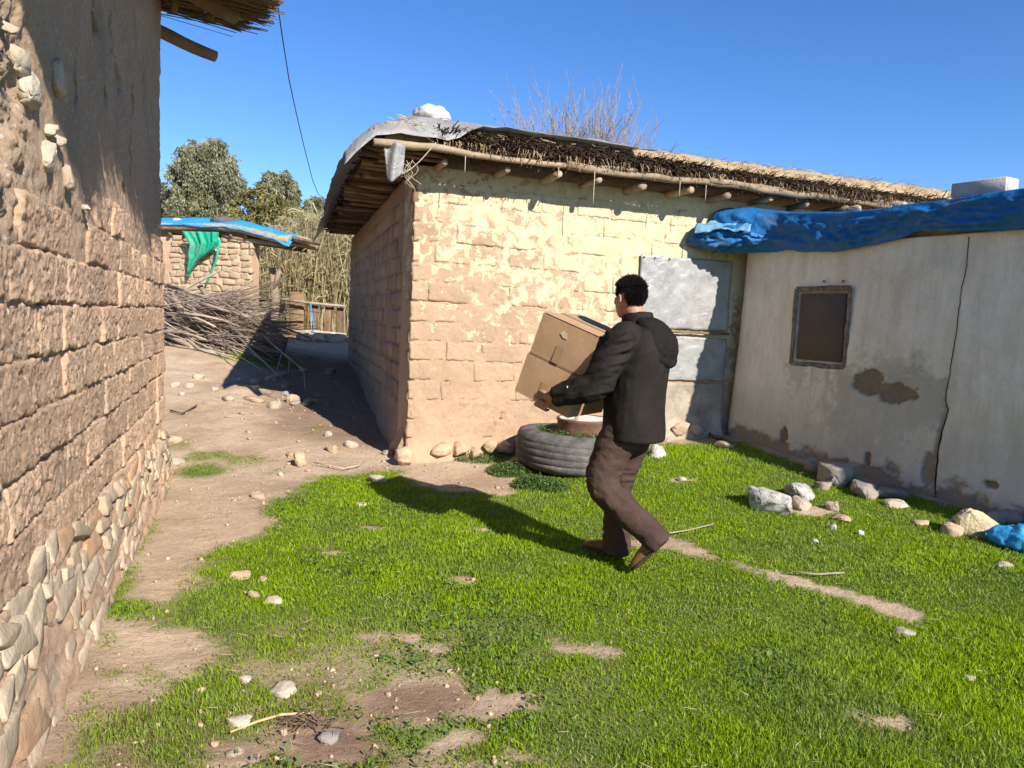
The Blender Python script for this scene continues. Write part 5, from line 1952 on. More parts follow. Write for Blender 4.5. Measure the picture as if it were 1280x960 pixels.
# clods and gravel on the bare earth
n = 10000
yy = 1.6 + 12 * RNG.uniform(0, 1, n) ** 1.2; xx = RNG.uniform(-.62, .72, n) * yy
cv = grass_cover(xx, yy)
ins = (((xx - LEFT.O[0]) * LEFT.n[0] + (yy - LEFT.O[1]) * LEFT.n[1]) > .12) & (((xx - RIGHT.O[0]) * RIGHT.n[0] + (yy - RIGHT.O[1]) * RIGHT.n[1]) > .08)
ins &= (((xx - FRONT.O[0]) * FRONT.n[0] + (yy - FRONT.O[1]) * FRONT.n[1]) > .12) | (((xx - SIDE.O[0]) * SIDE.n[0] + (yy - SIDE.O[1]) * SIDE.n[1]) > .10)
ins &= RNG.uniform(0, 1, n) > cv * 1.3 - .02
ins &= RNG.uniform(0, 1, n) < .25 + .75 * sstep(-.1, .3, fbm(np.stack([xx, yy, 0 * xx], 1), 2.2, 3, 91))
xx, yy = xx[ins], yy[ins]; n = len(xx)
sz = (.003 + .0009 * yy) * RNG.lognormal(0, .5, n)
O8 = np.array([(1, 0, 0), (-1, 0, 0), (0, 1, 0), (0, -1, 0), (0, 0, 1), (0, 0, -1)], float)
a = RNG.uniform(0, 6.28, n)
Vq = O8[None] * RNG.uniform(.55, 1.25, (n, 6, 1)) * np.array([1.2, 1, .7]) + RNG.normal(0, .18, (n, 6, 3))
Vr = np.stack([Vq[..., 0] * np.cos(a)[:, None] - Vq[..., 1] * np.sin(a)[:, None], Vq[..., 0] * np.sin(a)[:, None] + Vq[..., 1] * np.cos(a)[:, None], Vq[..., 2]], 2) * sz[:, None, None]
Vr = Vr + np.stack([xx, yy, gz(xx, yy) + sz * .25], 1)[:, None, :]
T8 = np.array([(0, 2, 4), (2, 1, 4), (1, 3, 4), (3, 0, 4), (2, 0, 5), (1, 2, 5), (3, 1, 5), (0, 3, 5)])
o = mk('gravel', Vr.reshape(-1, 3), (np.arange(n)[:, None, None] * 6 + T8[None]).reshape(-1, 3), M['clod'], smooth=False)
tag(o, 'clods and fine gravel scattered over the bare earth', 'gravel', kind='stuff')

# ================================================================== LOOSE STONES
STN = 'loose stones'


def gstone(u, v, w, h, mat, label, group=None, flat=.55, sink=.36, seed=None, name='stone', cat='stone', big=None):
    g = gp(u, v); d = (g - CAM) @ cF
    W = w * d / FPX; Hh = h * d / FPX
    o = place_rock(name, (g[0], g[1], g[2] + Hh * (.5 - sink) + .004), (W, W * .8, max(Hh, .02)), M[mat], None, None, seed if seed is not None else int(u * 7 + v), big)
    return tag(o, label, cat, group)


bank = [(248, 472, 15, 9), (236, 482, 13, 9), (219, 481, 13, 9), (285, 499, 17, 11), (319, 477, 16, 9), (338, 474, 14, 9), (319, 486, 10, 8), (356, 483, 12, 8), (268, 486, 12, 6), (227, 492, 10, 6), (300, 473, 8, 5)]
for u, v, w, h in bank:
    gstone(u, v + 2, w, h, 'stone_pale', 'small pale stone lying on the earth bank past the near house', 'pale stones on the earth bank')
gstone(343, 510, 22, 17, 'stone_pale', 'pale stone with dirt on its base beside the orange stone on the bank')
gstone(365, 502, 20, 15, 'stone_tan', 'orange tan stone at the lip of the earth bank')
gstone(316, 502, 28, 11, 'stone_tan', 'flat orange stone half buried in the earth bank', sink=.4)
gstone(218, 552, 20, 12, 'stone_tan', 'pinkish stone beside the far end of the stone footing')
gstone(222, 580, 20, 12, 'stone_pale', 'pale stone sitting in the green tuft by the footing')
gstone(374, 582, 19, 19, 'stone_tan', 'round brown stone standing loose on the bare earth path', sink=.1, flat=.9)
gstone(363, 570, 13, 8, 'stone_tan', 'small tan stone lying behind the round brown stone')
gstone(411, 545, 13, 9, 'stone_pale', 'small pale stone above the pair at the grass edge')
gstone(416, 564, 21, 14, 'stone_tan', 'tan stone of the pair at the grass edge')
gstone(438, 558, 20, 12, 'stone_pale', 'white flat stone of the pair at the grass edge')
gstone(472, 603, 25, 11, 'stone_pale', 'pale oval stone alone in the bright grass near the house corner', sink=.15)
gstone(451, 633, 15, 7, 'stone_pale', 'small white stone in grass below the pale oval stone')
gstone(323, 622, 22, 9, 'stone_tan', 'flat tan stone half sunk in the bare path', sink=.4)
gstone(485, 568, 14, 9, 'stone_grey', 'grey stone at the foot of the adobe house corner')
gstone(342, 753, 24, 9, 'stone_pale', 'long white stone in the grass beside the path')
gstone(318, 746, 17, 10, 'stone_tan', 'reddish stone beside the long white stone')
gstone(329, 726, 9, 8, 'stone_tan', 'tiny orange stone above the reddish stone')
gstone(298, 722, 34, 7, 'stone_tan', 'flat earthy slab lying at the path edge', sink=.35)
gstone(306, 852, 17, 10, 'stone_pale', 'pale stone above the large white flat stone')
gstone(354, 865, 36, 14, 'stone_pale', 'large white flat stone in the thin grass')
gstone(298, 907, 32, 14, 'stone_pale', 'grey white slab stone beside the mud patch')
gstone(293, 944, 25, 12, 'stone_grey', 'blue grey flat stone below the slab stone')
gstone(354, 918, 12, 10, 'stone_pale', 'small round stone beside the mud patch')
gstone(412, 925, 30, 15, 'stone_grey', 'grey stone half buried in the mud patch', sink=.35)
gstone(197, 909, 10, 8, 'stone_pale', 'tiny pale stone in the thin grass near the footing')
gstone(964, 636, 62, 34, 'rock_white', 'large pitted white rock in the grass', sink=.28, seed=4)
gstone(998, 622, 44, 24, 'rock_white', 'dark streaked rock behind the large pitted white rock', sink=.28, seed=9)
gstone(1001, 634, 34, 16, 'stone_pale', 'cream stone in front of the dark streaked rock')
gstone(1041, 637, 22, 18, 'stone_pale', 'cream stone in dry grass by the streaked rock')
gstone(1052, 650, 26, 9, 'stone_tan', 'flat earthy stone below the cream stone', sink=.35)
for u, v, w, h in ((1041, 662, 10, 10), (1076, 669, 9, 10), (1018, 677, 11, 5)):
    gstone(u, v, w, h, 'sack', 'small white scrap lying in the grass near the pitted rock', 'white scraps in the grass', name='scrap', cat='scrap')
gstone(1015, 592, 24, 24, 'stone_grey', 'upright grey stone leaning at the plastered wall', sink=.15, seed=12)
gstone(1044, 604, 50, 36, 'stone_grey', 'large dark stone at the foot of the plastered wall', sink=.28, seed=15)
gstone(1028, 612, 22, 16, 'stone_grey', 'small grey stone in front of the large dark stone')
gstone(1080, 620, 40, 24, 'stone_grey', 'pale faced stone right of the large dark stone at the wall', sink=.28, seed=18)
gstone(1068, 605, 30, 18, 'stone_grey', 'grey stone wedged between the large dark stone and the wall')
gstone(1118, 634, 32, 12, 'stone_pale', 'flat pale stone slab at the foot of the plastered wall', sink=.2)
gstone(1110, 622, 44, 18, 'stone_grey', 'broad dark slab behind the flat pale slab', sink=.25)
gstone(1188, 668, 28, 26, 'stone_tan', 'brown stone in the shade of the yellow boulder')
gstone(1216, 668, 48, 46, 'rock_yellow', 'big yellow boulder beside the blue tarp bundle', sink=.28, seed=22, name='boulder', cat='boulder')
gstone(1245, 652, 30, 24, 'stone_grey', 'grey stone behind the yellow boulder')
gstone(1262, 652, 34, 22, 'stone_grey', 'dark grey stone at the wall behind the blue tarp bundle')
gstone(1255, 710, 20, 12, 'stone_pale', 'small pale stone below the blue tarp bundle')
gstone(822, 570, 26, 24, 'rock_white', 'white rock behind the person at the grass edge', seed=31)
gstone(853, 601, 15, 7, 'stone_pale', 'small white stone in the grass near the white rock')
gstone(1131, 793, 26, 9, 'stone_pale', 'white stone at the end of the bare trail')
gstone(1211, 850, 15, 8, 'stone_pale', 'small pale stone in the grass beyond the trail end')
gstone(905, 560, 26, 12, 'stone_tan', 'flat earthy stone by the inner house corner', sink=.3)
gstone(1150, 655, 26, 7, 'stone_tan', 'low earthy stone by the brown stone')
for k in range(26):
    u = rnd.uniform(150, 420); v = rnd.uniform(480, 840)
    if u < 205 + (600 - v) * .1 - max(0, v - 600) * .45 + 10 or (v > 640 and u > 330): continue
    gstone(u, v, rnd.uniform(3, 8), rnd.uniform(1.5, 3.5), 'stone_tan', 'tiny pebble lying on the bare earth path', 'pebbles on the path', name='pebble', cat='pebble')
for k in range(16):
    u = rnd.uniform(240, 660); v = rnd.uniform(840, 955)
    gstone(u, v, rnd.uniform(4, 12), rnd.uniform(2, 4), 'stone_tan', 'tiny pebble lying in the bare muddy patches', 'pebbles by the mud', name='pebble', cat='pebble')

# stick by the inner corner and a few lying twigs
for (pts, r, lab) in (([(876, 536), (890, 548), (902, 552)], .018, 'dark stick lying at the inner corner of the two houses'),
                      ([(392, 582), (430, 590), (448, 586), (456, 580)], .006, 'thin pale twig in grass near the house corner'),
                      ([(832, 672), (860, 668), (892, 660)], .005, 'thin dry stem beside the trail behind the person'),
                      ([(985, 720), (1020, 724), (1055, 722)], .006, 'thin dry stem crossing the bare trail'),
                      ([(213, 516), (228, 520), (246, 510)], .009, 'small forked brown twig on the earth bank')):
    g = [gp(u, v) + np.array([0, 0, .03]) for u, v in pts]
    o = mk('twig', *tube(g, r, 6, wob=.004, seed=int(pts[0][0])), M['twig_pale'] if 'pale' in lab or 'dry' in lab else M['wood_dark'])
    tag(o, lab, 'twig')
# pale straw rope curling over the mud patch
g = [gp(u, v) + np.array([0, 0, .02]) for u, v in ((288, 923), (320, 909), (352, 900), (392, 898))]
o = mk('straw_rope', *tube(g, .0045, 7, wob=.012), M['straw']); tag(o, 'pale frayed straw strip curling over the mud patch', 'straw strip')
n = 90
g = gp(385, 908); a = RNG.uniform(0, 6.28, n); q = RNG.normal(0, .035, (n, 2))
P0 = np.stack([g[0] + q[:, 0] * 1.6, g[1] + q[:, 1], np.full(n, g[2] + .015)], 1); P1 = P0 + np.stack([np.cos(a) * .04, np.sin(a) * .04, RNG.uniform(.0, .035, n)], 1)
o = sticks_mesh('burnt_litter', P0, P1, np.full(n, .003), np.full(n, .0015), M['wood_dark']); tag(o, 'dark burnt twigs beside the straw strip', 'litter', kind='stuff')

# blue tarp bundle on the ground at the right
g = gp(1262, 688)
uu, vv = np.meshgrid(np.linspace(0, 1, 36), np.linspace(0, 2 * math.pi, 36), indexing='ij')
rr = .115 * np.sin(np.clip(uu, .03, .97) * math.pi) ** .5
q = np.stack([(uu * 3).ravel(), np.cos(vv).ravel(), np.sin(vv).ravel()], 1)
rr = rr * (1 + .5 * (np.abs(fbm(q, 1.5, 3, 45)) * 2 - .5).reshape(rr.shape) + .15 * fbm(q, 6, 3, 46).reshape(rr.shape))
ax = np.array([.80, -.5, 0])
X = g + np.array([.12, .0, .07]) + ax * (uu[..., None] - .5) * .52 + np.array([.5, .8, 0]) * (np.cos(vv) * rr)[..., None] + np.array([0, 0, 1.]) * (np.sin(vv) * rr * .9)[..., None]
o = thing('ground_tarp', 'crumpled blue tarp bundle with a shoe sole in it beside the yellow boulder', 'tarp bundle', g)
mk('tarp_cloth', X.reshape(-1, 3), grid_f(36, 36), M['tarp_far'], o)
V, F = box_vf(.12, .07, .02, .008)
s = mk('shoe_sole', V, F, M['wood_dark'], o); s.matrix_basis = Matrix.Translation(Vector(g + np.array([.22, -.13, .13]))) @ Matrix.Rotation(-.5, 4, 'Z') @ Matrix.Rotation(.7, 4, 'X')
for k in range(5):
    V, F = box_vf(.012, .06, .012, .003)
    q = mk('tread', V, F, M['rubber'], s); q.matrix_parent_inverse = Matrix.Identity(4); q.matrix_basis = Matrix.Translation((-.045 + k * .022, 0, .013))

# ================================================================== BACK: HUT, WOOD PILE, FENCE
rnd = random.Random(31)
HY = 17.0
h0 = at(150, 420, HY + .3); h1 = at(314, 432, HY - .2)
HUT = Wall(h0[:2], (h1 - h0)[:2])
HL = float(np.linalg.norm((h1 - h0)[:2]))
hz0 = gzs(*HUT.pt(HL * .7, 0, .2)[:2]) - .1
htop = HUT.sz(280, 297)[1]
hut = thing('stone_hut', 'small rough stone and mud hut roofed with faded blue tarp behind the wood pile', 'hut', (*HUT.pt(HL / 2, 0)[:2], hz0))
wall_grid('wall', HUT, 0, HL, hz0, htop, .06, lambda s, z: .045 + .03 * fbm(P3(s, z), 4, 3, 3), M['mud'], hut, depth=.3)
z = hz0 + .06
while z < htop - .02:
    s = rnd.uniform(0, .1) + HL * .38
    hh_ = rnd.uniform(.09, .15)
    while s < HL - .02:
        w = rnd.uniform(.14, .30)
        if s + w > HL + .04: w = HL - s + .03
        place_rock('stone', HUT.pt(s + w / 2, z + hh_ / 2 + rnd.uniform(-.015, .015), .02), (w * 1.0, .14, hh_ * 1.0), M['stone_hut'], hut, wallrot(HUT, rnd.uniform(-.14, .14)), rnd.randrange(9999), slabs[rnd.randrange(18)])
        s += w
    z += hh_
# hut roof: poles, thatch, mud
for k in range(9):
    s = HL * .40 + k * .36
    P = HUT.pt(np.linspace(s, s + .02, 4), np.full(4, htop + .03), np.linspace(-1.2, .16, 4))
    mk('roof_pole', *tube(P, .04, 7, wob=.01, seed=k), M['wood_dark'], hut)
for dz, off in ((.02, .06), (.0, -.5), (.02, -1.0)):
    P = HUT.pt(np.linspace(HL - .7, HL + .78, 6), np.linspace(htop + .02, htop - .16, 6) + dz, np.full(6, off))
    mk('lintel_pole', *tube(P, .05, 8, wob=.015), M['wood_pole'] if off > 0 else M['wood_dark'], hut)
S, T = np.meshgrid(np.linspace(-.1, HL + .85, 40), np.linspace(-1.5, .2, 16), indexing='ij')
zr = htop + .12 + .10 * np.sin((T + 1.5) / 1.7 * math.pi) + .03 * fbm(P3(S.ravel(), T.ravel()), 4, 3, 6).reshape(S.shape) - .22 * sstep(HL - .5, HL + .9, S) ** 1
X = HUT.pt(S, zr, T)
mk('roof', *thick_sheet(X, .14), M['roof_mud'], hut)
# forked post
pb = at(342, 418, HY + .2); pz = gzs(pb[0], pb[1])
pt = at(341, 335, HY + .2)
mk('forked_post', *tube([np.array([pb[0], pb[1], pz - .1]), (pb + pt) / 2 + np.array([.05, 0, 0]), pt], [.10, .085, .07], 9, wob=.03), M['wood_pole'], hut)
mk('post_fork', *tube([(pb * .35 + pt * .65), at(349, 338, HY + .1)], [.055, .045], 8, wob=.015), M['wood_pole'], hut)
# tarp on the hut
uu, vv = np.meshgrid(np.linspace(-.05, HL + .95, 90), np.linspace(0, 1, 16), indexing='ij')
p = P3(uu.ravel(), vv.ravel() * 1.5)
zz_ = htop + .42 - .27 * sstep(HL - .7, HL + .95, uu) - .22 * vv ** 2 - .12 * sstep(HL + .55, HL + .95, uu) * vv + .05 * fbm(p, 2.2, 3, 4).reshape(uu.shape) + .03 * np.abs(fbm(p, 6, 3, 5)).reshape(uu.shape)
X = HUT.pt(uu, zz_, -.25 + vv * .50 + .04 * fbm(p, 3, 3, 8).reshape(uu.shape))
o = mk('tarpaulin', *thick_sheet(X, .004), M['tarp_far']); tag(o, 'faded bright blue tarp spread over the small stone hut', 'tarpaulin')
gs, gzt = HUT.sz(250, 292, .34)
uu, vv = np.meshgrid(np.linspace(0, 1, 30), np.linspace(0, 1, 34), indexing='ij')
wdt = np.interp(vv, [0, .25, .5, .8, 1], [.85, .66, .62, .36, .16]); cen = np.interp(vv, [0, .3, .6, 1], [0, .08, .0, -.26])
X = HUT.pt(gs + cen + (uu - .5) * wdt, gzt + .04 - vv * (.98 - .38 * uu), .34 + .04 * np.sin(uu * 16 + vv * 3) * (.4 + vv) + .02 * np.sin(uu * 31) - .10 * vv)
o = mk('green_cloth', *thick_sheet(X, .004), M['green']); tag(o, 'bright green cloth hanging from the roof of the stone hut', 'cloth')
mk_r = at(262, 300, HY - .5)
o = mk('rag_cord', *tube([at(275, 300, HY - .45), at(270, 325, HY - .4), at(262, 345, HY - .4), at(256, 360, HY - .4)], [.03, .025, .02, .02], 6, wob=.02), M['green']); tag(o, 'twisted green rag cord hanging beside the green cloth', 'cord')
tyre = thing('roof_tyre', 'black tyre lying on the blue tarp of the stone hut', 'tyre', HUT.pt(gs + .25, htop + .36, -.2))
th = np.linspace(0, 2 * math.pi, 25)[:-1]
mkP = HUT.pt(gs + .3 + .26 * np.cos(th), np.full(24, htop + .36), -.2 + .26 * np.sin(th))
mk('casing', *tube(np.vstack([mkP, mkP[:1]]), .085, 10, ref=(0, 0, 1), cap=False), M['rubber'], tyre)
mkI = HUT.pt(gs + .3 + .19 * np.cos(th), np.full(24, htop + .36), -.2 + .19 * np.sin(th))
mk('inner_rim', *tube(np.vstack([mkI, mkI[:1]]), .03, 8, ref=(0, 0, 1), cap=False), M['rust'], tyre)
gstone_w = place_rock('stone', HUT.pt(HL * .43, htop + .34, 0), (.22, .18, .12), M['stone_pale'], None, None, 77)
tag(gstone_w, 'white stone on the blue tarp at the hut end by the near house', 'stone')

# wood pile
wp0 = at(205, 432, 12.2)
wp = thing('brushwood_pile', 'heap of cut branches and brushwood in front of the stone hut', 'wood pile', (wp0[0], wp0[1], gzs(wp0[0], wp0[1])))
for k in range(150):
    hgt = rnd.random() ** 1.25
    u0 = rnd.uniform(150, 250) ; v0 = 436 - hgt * 78 - (u0 > 260) * 10
    y0 = 12.3 + rnd.uniform(-.4, .9)
    L = rnd.uniform(.8, 2.0); ang = rnd.gauss(-.08, .24)
    A0 = at(u0, v0, y0)
    dirv = np.array([math.cos(ang), rnd.uniform(-.35, .35), math.sin(ang) - .10 - .12 * hgt])
    t = np.linspace(0, 1, 6)
    P = A0 + np.outer(t * L, dirv) + np.stack([0 * t, .06 * np.sin(t * 4 + k), .07 * np.sin(t * 3 + k * 2)], 1)
    P[:, 2] = np.maximum(P[:, 2], gz(P[:, 0], P[:, 1]) + .03)
    r = rnd.uniform(.012, .03) if k % 5 else rnd.uniform(.03, .05)
    mk('branch', *tube(P, r * np.linspace(1.1, .5, 6), 6, wob=.008, seed=k), M['twig_pale'] if k % 4 == 0 else M['twig'], wp)
n = 1300
u0 = RNG.uniform(0, 1, n)
P0 = np.array([at(150 + 150 * q, 350 + 30 * q + RNG.uniform(0, 70), 12.2 + RNG.uniform(-.2, .9)) for q in u0])
dirs = np.stack([RNG.uniform(.4, 1.0, n), RNG.uniform(-.4, .2, n), RNG.uniform(-.55, .25, n)], 1)
P1 = P0 + dirs * RNG.uniform(.3, 1.0, n)[:, None]
P0[:, 2] = np.maximum(P0[:, 2], gz(P0[:, 0], P0[:, 1]) + .02); P1[:, 2] = np.maximum(P1[:, 2], gz(P1[:, 0], P1[:, 1]) + .02)
o = sticks_mesh('brush_twigs', P0, P1, RNG.uniform(.006, .012, n), np.full(n, .003), M['twig'], wp); o['kind'] = 'stuff'
n = 330
P0 = np.array([at(255 + RNG.uniform(0, 30), 400 + RNG.uniform(-30, 30), 11.9 + RNG.uniform(0, .6)) for _ in range(n)])
P1 = P0 + np.stack([RNG.uniform(.3, 1.5, n), RNG.uniform(-.5, .3, n), RNG.uniform(-.55, .45, n)], 1)
P1[:, 2] = np.maximum(P1[:, 2], gz(P1[:, 0], P1[:, 1]) + .02)
o = sticks_mesh('fine_twigs', P0, P1, np.full(n, .006), np.full(n, .003), M['twig'], wp); o['kind'] = 'stuff'
# long pale canes fallen toward the alley
for k, pts in enumerate([[(278, 424), (300, 446), (327, 462)], [(296, 420), (330, 452), (358, 482)], [(330, 420), (352, 440), (380, 463), (381, 486)], [(352, 443), (346, 462)], [(362, 448), (360, 478)], [(310, 437), (345, 470)]]):
    P = [at(u, v, 11.4 - .5 * i + .1 * k) for i, (u, v) in enumerate(pts)]
    P = [np.array([q[0], q[1], max(q[2], gzs(q[0], q[1]) + .02)]) for q in P]
    o = mk('cane', *tube(P, np.linspace(.014, .006, len(P)), 6), M['twig_pale']); tag(o, 'pale bare cane leaning out of the wood pile over the alley', 'cane', 'canes leaning over the alley')
# tuft of grass by the pile
g = gp(310, 446); n = 9000
a = RNG.uniform(0, 6.28, n); rr = np.sqrt(RNG.uniform(0, 1, n))
xx = g[0] + rr * np.cos(a) * .75; yy = g[1] + .3 + rr * np.sin(a) * .8
o = blades('bank_grass', xx, yy, gz(xx, yy), RNG.uniform(.04, .14, n) * (1.1 - rr), np.full(n, .009), np.abs(RNG.normal(.5, .3, n)), np.clip(RNG.normal(.5, .2, n), 0, .92), M['grass'], np.zeros(n), 15)
tag(o, 'tuft of green grass at the foot of the wood pile', 'grass', kind='stuff')

# fence with post, rails, pickets
FY = 18.6
fp = at(372, 438, FY)
fence = thing('stick_fence', 'rough fence of upright sticks and boards tied to two rails', 'fence', (fp[0], fp[1], gzs(fp[0], fp[1])))
for pts in ([(351, 374), (390, 379), (432, 383)], [(351, 414), (390, 414), (432, 418)]):
    mk('rail', *tube([at(u, v, FY - .12) for u, v in pts], [.035, .03, .03], 8, wob=.012), M['twig_pale'], fence)
for k in range(13):
    u = 388 + k * 3.6 + rnd.uniform(-1, 1)
    top, bt = 381 + rnd.uniform(-3, 4), 428 + rnd.uniform(-3, 2)
    a, b_ = at(u + rnd.uniform(-3, 3), top, FY), at(u, bt, FY)
    if k % 4 == 2:
        V, F = box_vf(.13, .03, float(a[2] - b_[2]), .006)
        o = mk('picket_board', V, F, M['wood_beam'], fence); o.matrix_basis = Matrix.Translation(Vector((a + b_) / 2))
    else:
        mk('picket', *tube(np.linspace(b_, a, 4), rnd.uniform(.018, .03), 7, wob=.012, seed=k), M['wood_dark'] if k % 2 else M['twig'], fence)
o = mk('blue_cord', *tube([at(388, 380, FY - .16), at(392, 410, FY - .18), at(384, 430, FY - .2), at(376, 440, FY - .25)], .018, 6, wob=.01), M['tarp_far'], fence)
V, F = box_vf(.36, .2, 1.45, .02)
V = V + .02 * np.stack([fbm(V, 5, 3, k) for k in range(3)], 1)
cp = mk('gate_post', V, F, M['wood_beam']); cp.location = Vector(at(371, 403, FY + .15))
tag(cp, 'broad weathered brown post standing at the end of the stick fence', 'post')
for k, (u, v, w, h, y, m_, lab) in enumerate([(343, 432, 28, 34, 12.6, 'stone_grey', 'dark upright boulder at the mouth of the alley'), (332, 418, 14, 10, 13.2, 'stone_tan', 'tan stone behind the dark upright boulder')]):
    P = at(u, v, y); sc = y / FPX
    o = place_rock('boulder', (P[0], P[1], gzs(P[0], P[1]) + h * sc * .38), (w * sc, w * sc, h * sc), M[m_], None, None, 88 + k); tag(o, lab, 'boulder')
for k in range(34):
    u = rnd.uniform(374, 432); v = rnd.uniform(424, 440); y = rnd.uniform(17.4, 18.6)
    P = at(u, v, y); w = rnd.uniform(.14, .36)
    o = place_rock('rubble_stone', (P[0], P[1], gzs(P[0], P[1]) + w * .15), (w, w * .8, w * .6), M['stone_tan'], None, None, k + 300)
    tag(o, 'tan rubble stone heaped below the stick fence', 'stone', 'rubble below the fence')
for k in range(14):
    y = rnd.uniform(9, 12.5); t_ = (y - 7.25) / .959; x = A2[0] - .283 * t_ - rnd.uniform(.3, 1.3); w = rnd.uniform(.08, .22)
    o = place_rock('stone', (x, y, gzs(x, y) + w * .12), (w, w * .8, w * .5), M['stone_grey'], None, None, k + 400)
    tag(o, 'loose stone lying in the shaded alley beside the adobe house', 'stone', 'stones in the alley')

# ================================================================== TREES, REEDS, WIRE


def tree(name, label, base, H, crown, mat, bark, nclump, nleaf, leaf, trunk_r, seed, droop=.5, group=None, lean=0.):
    """crown: list of (dx, dy, z, rx, rz) lobes; leaves hang in clumps along twigs spread through the lobes"""
    r = np.random.default_rng(seed)
    bx, by = base; bz = gzs(bx, by)
    t = thing(name, label, 'tree' if 'tree' in name else 'shrub', (bx, by, bz), group)
    top = np.array([bx + lean, by, bz + H * .82])
    q = np.linspace(0, 1, 7)
    P = np.array([bx, by, bz - .2]) + np.outer(q, top - np.array([bx, by, bz - .2])) + np.stack([.25 * np.sin(q * 5 + seed), .1 * q, 0 * q], 1)
    mk('trunk', *tube(P, trunk_r * np.linspace(1.1, .25, 7), 8, wob=.04, seed=seed), bark, t)
    C = []
    L0, L1 = [], []
    for (dx, dy, z, rx, rz) in crown:
        m = int(nclump * rx * rx * rz / sum(c[3] ** 2 * c[4] for c in crown))
        d = r.normal(size=(m, 3)); d /= np.linalg.norm(d, axis=1)[:, None]
        rad = r.uniform(.25, 1, m) ** .45
        c = np.array([bx + dx, by + dy, bz + z]) + d * rad[:, None] * np.array([rx, rx, rz])
        c = c[r.uniform(0, 1, m) < .10 + .9 * sstep(-.12, .2, fbm(c, 3.2 / rx, 2, seed))]
        C.append(c)
        hub = np.array([bx + dx * .5, by + dy * .5, bz + z - rz * .7])
        for cc in c[:: max(1, len(c) // 9)][:9]:
            q = np.linspace(0, 1, 5)
            pp_ = hub + np.outer(q, cc - hub) + np.stack([0 * q, 0 * q, .15 * rz * np.sin(q * 3.1)], 1)
            L0.append(pp_)
    acc = Acc()
    for k, pp_ in enumerate(L0): acc.add(*tube(pp_, trunk_r * np.array([.45, .36, .26, .17, .08]), 5))
    acc.build('limbs', bark, t)
    C = np.vstack(C)
    per = max(1, nleaf // len(C))
    jit = r.normal(size=(len(C), per, 3)) * np.array([.26, .26, .22]) * crown[0][3] * .25
    jit[..., 2] -= np.abs(r.normal(size=(len(C), per))) * crown[0][3] * .22 * droop
    Lp = (C[:, None, :] + jit).reshape(-1, 3)
    tint = np.clip(np.repeat(r.normal(.45, .2, len(C)), per) + r.normal(0, .18, len(Lp)), 0, 1)
    n = len(Lp)
    # hanging narrow leaves
    dirn = r.normal(size=(n, 3)); dirn[:, 2] -= 1.6 * droop; dirn /= np.linalg.norm(dirn, axis=1)[:, None]
    sd = np.cross(dirn, r.normal(size=(n, 3))); sd /= np.linalg.norm(sd, axis=1)[:, None]
    s = leaf * r.uniform(.6, 1.4, n)[:, None]
    V = np.stack([Lp, Lp + dirn * s * .5 + sd * s * .17, Lp + dirn * s, Lp + dirn * s * .5 - sd * s * .17], 1).reshape(-1, 3)
    k = np.arange(n)[:, None] * 4
    o = mk('crown', V, np.vstack([k + np.array([[0, 1, 2]]), k + np.array([[0, 2, 3]])]), mat, t, smooth=False)
    attr(o, 'tint', np.repeat(tint, 4)); o['kind'] = 'stuff'
    return t


def tbase(u, y): P = at(u, 400, y); return P[0], P[1]


def zrel(u, v, y):
    P = at(u, v, y); return P[2] - gzs(P[0], P[1])


Y = 36.
def lobe(u, v, ru, rv, ub, y): return (at(u, v, y)[0] - tbase(ub, y)[0], 0, zrel(u, v, y), ru * y / FPX, rv * y / FPX)


tree('eucalyptus_tree', 'tall grey-green eucalyptus tree rising highest behind the stone hut', tbase(264, Y), zrel(262, 180, Y),
     [lobe(258, 205, 36, 33, 264, Y), lobe(240, 225, 30, 26, 264, Y), lobe(282, 228, 22, 30, 264, Y), lobe(245, 260, 36, 22, 264, Y), lobe(280, 262, 20, 20, 264, Y)], M['euc'], M['bark_pale'], 700, 80000, .15, .32, 3, 1.0)
tree('eucalyptus_tree', 'rounded drooping eucalyptus tree beside the tall one', tbase(350, 40.), zrel(348, 215, 40.),
     [lobe(350, 235, 25, 24, 350, 40.), lobe(335, 245, 18, 22, 350, 40.), lobe(358, 262, 18, 24, 350, 40.)], M['euc'], M['bark_pale'], 360, 34000, .2, .28, 5, 1.1)
tree('eucalyptus_tree', 'low pale eucalyptus tree half hidden by the near house corner', tbase(196, 38.), zrel(205, 230, 38.),
     [lobe(205, 255, 26, 30, 196, 38.), lobe(180, 250, 26, 30, 196, 38.), lobe(215, 285, 24, 18, 196, 38.)], M['euc'], M['bark_pale'], 280, 24000, .19, .25, 7, .8)
tree('eucalyptus_tree', 'small dark tree showing beside the plastic covered eave', tbase(392, 34.), zrel(392, 245, 34.),
     [lobe(393, 262, 16, 20, 392, 34.), lobe(402, 280, 14, 18, 392, 34.), lobe(380, 285, 12, 20, 392, 34.)], M['euc'], M['bark_pale'], 200, 16000, .17, .2, 9, .7)
tree('bushy_shrub', 'olive green shrub behind the blue tarp of the hut', tbase(245, 22.), zrel(245, 262, 22.),
     [lobe(228, 284, 26, 18, 245, 22.), lobe(262, 282, 26, 18, 245, 22.), lobe(245, 276, 20, 14, 245, 22.)], M['olive'], M['twig'], 260, 20000, .11, .1, 11, .3)
tree('autumn_tree', 'thin tree with yellowing leaves between the two eucalyptus trees', tbase(322, 24.), zrel(320, 240, 24.),
     [lobe(312, 266, 24, 30, 322, 24.), lobe(344, 274, 30, 30, 322, 24.), lobe(322, 250, 18, 20, 322, 24.), lobe(375, 285, 24, 22, 322, 24.), lobe(300, 292, 18, 14, 322, 24.), lobe(352, 296, 18, 18, 322, 24.)], M['yellow_leaf'], M['twig'], 330, 22000, .12, .1, 13, .3)

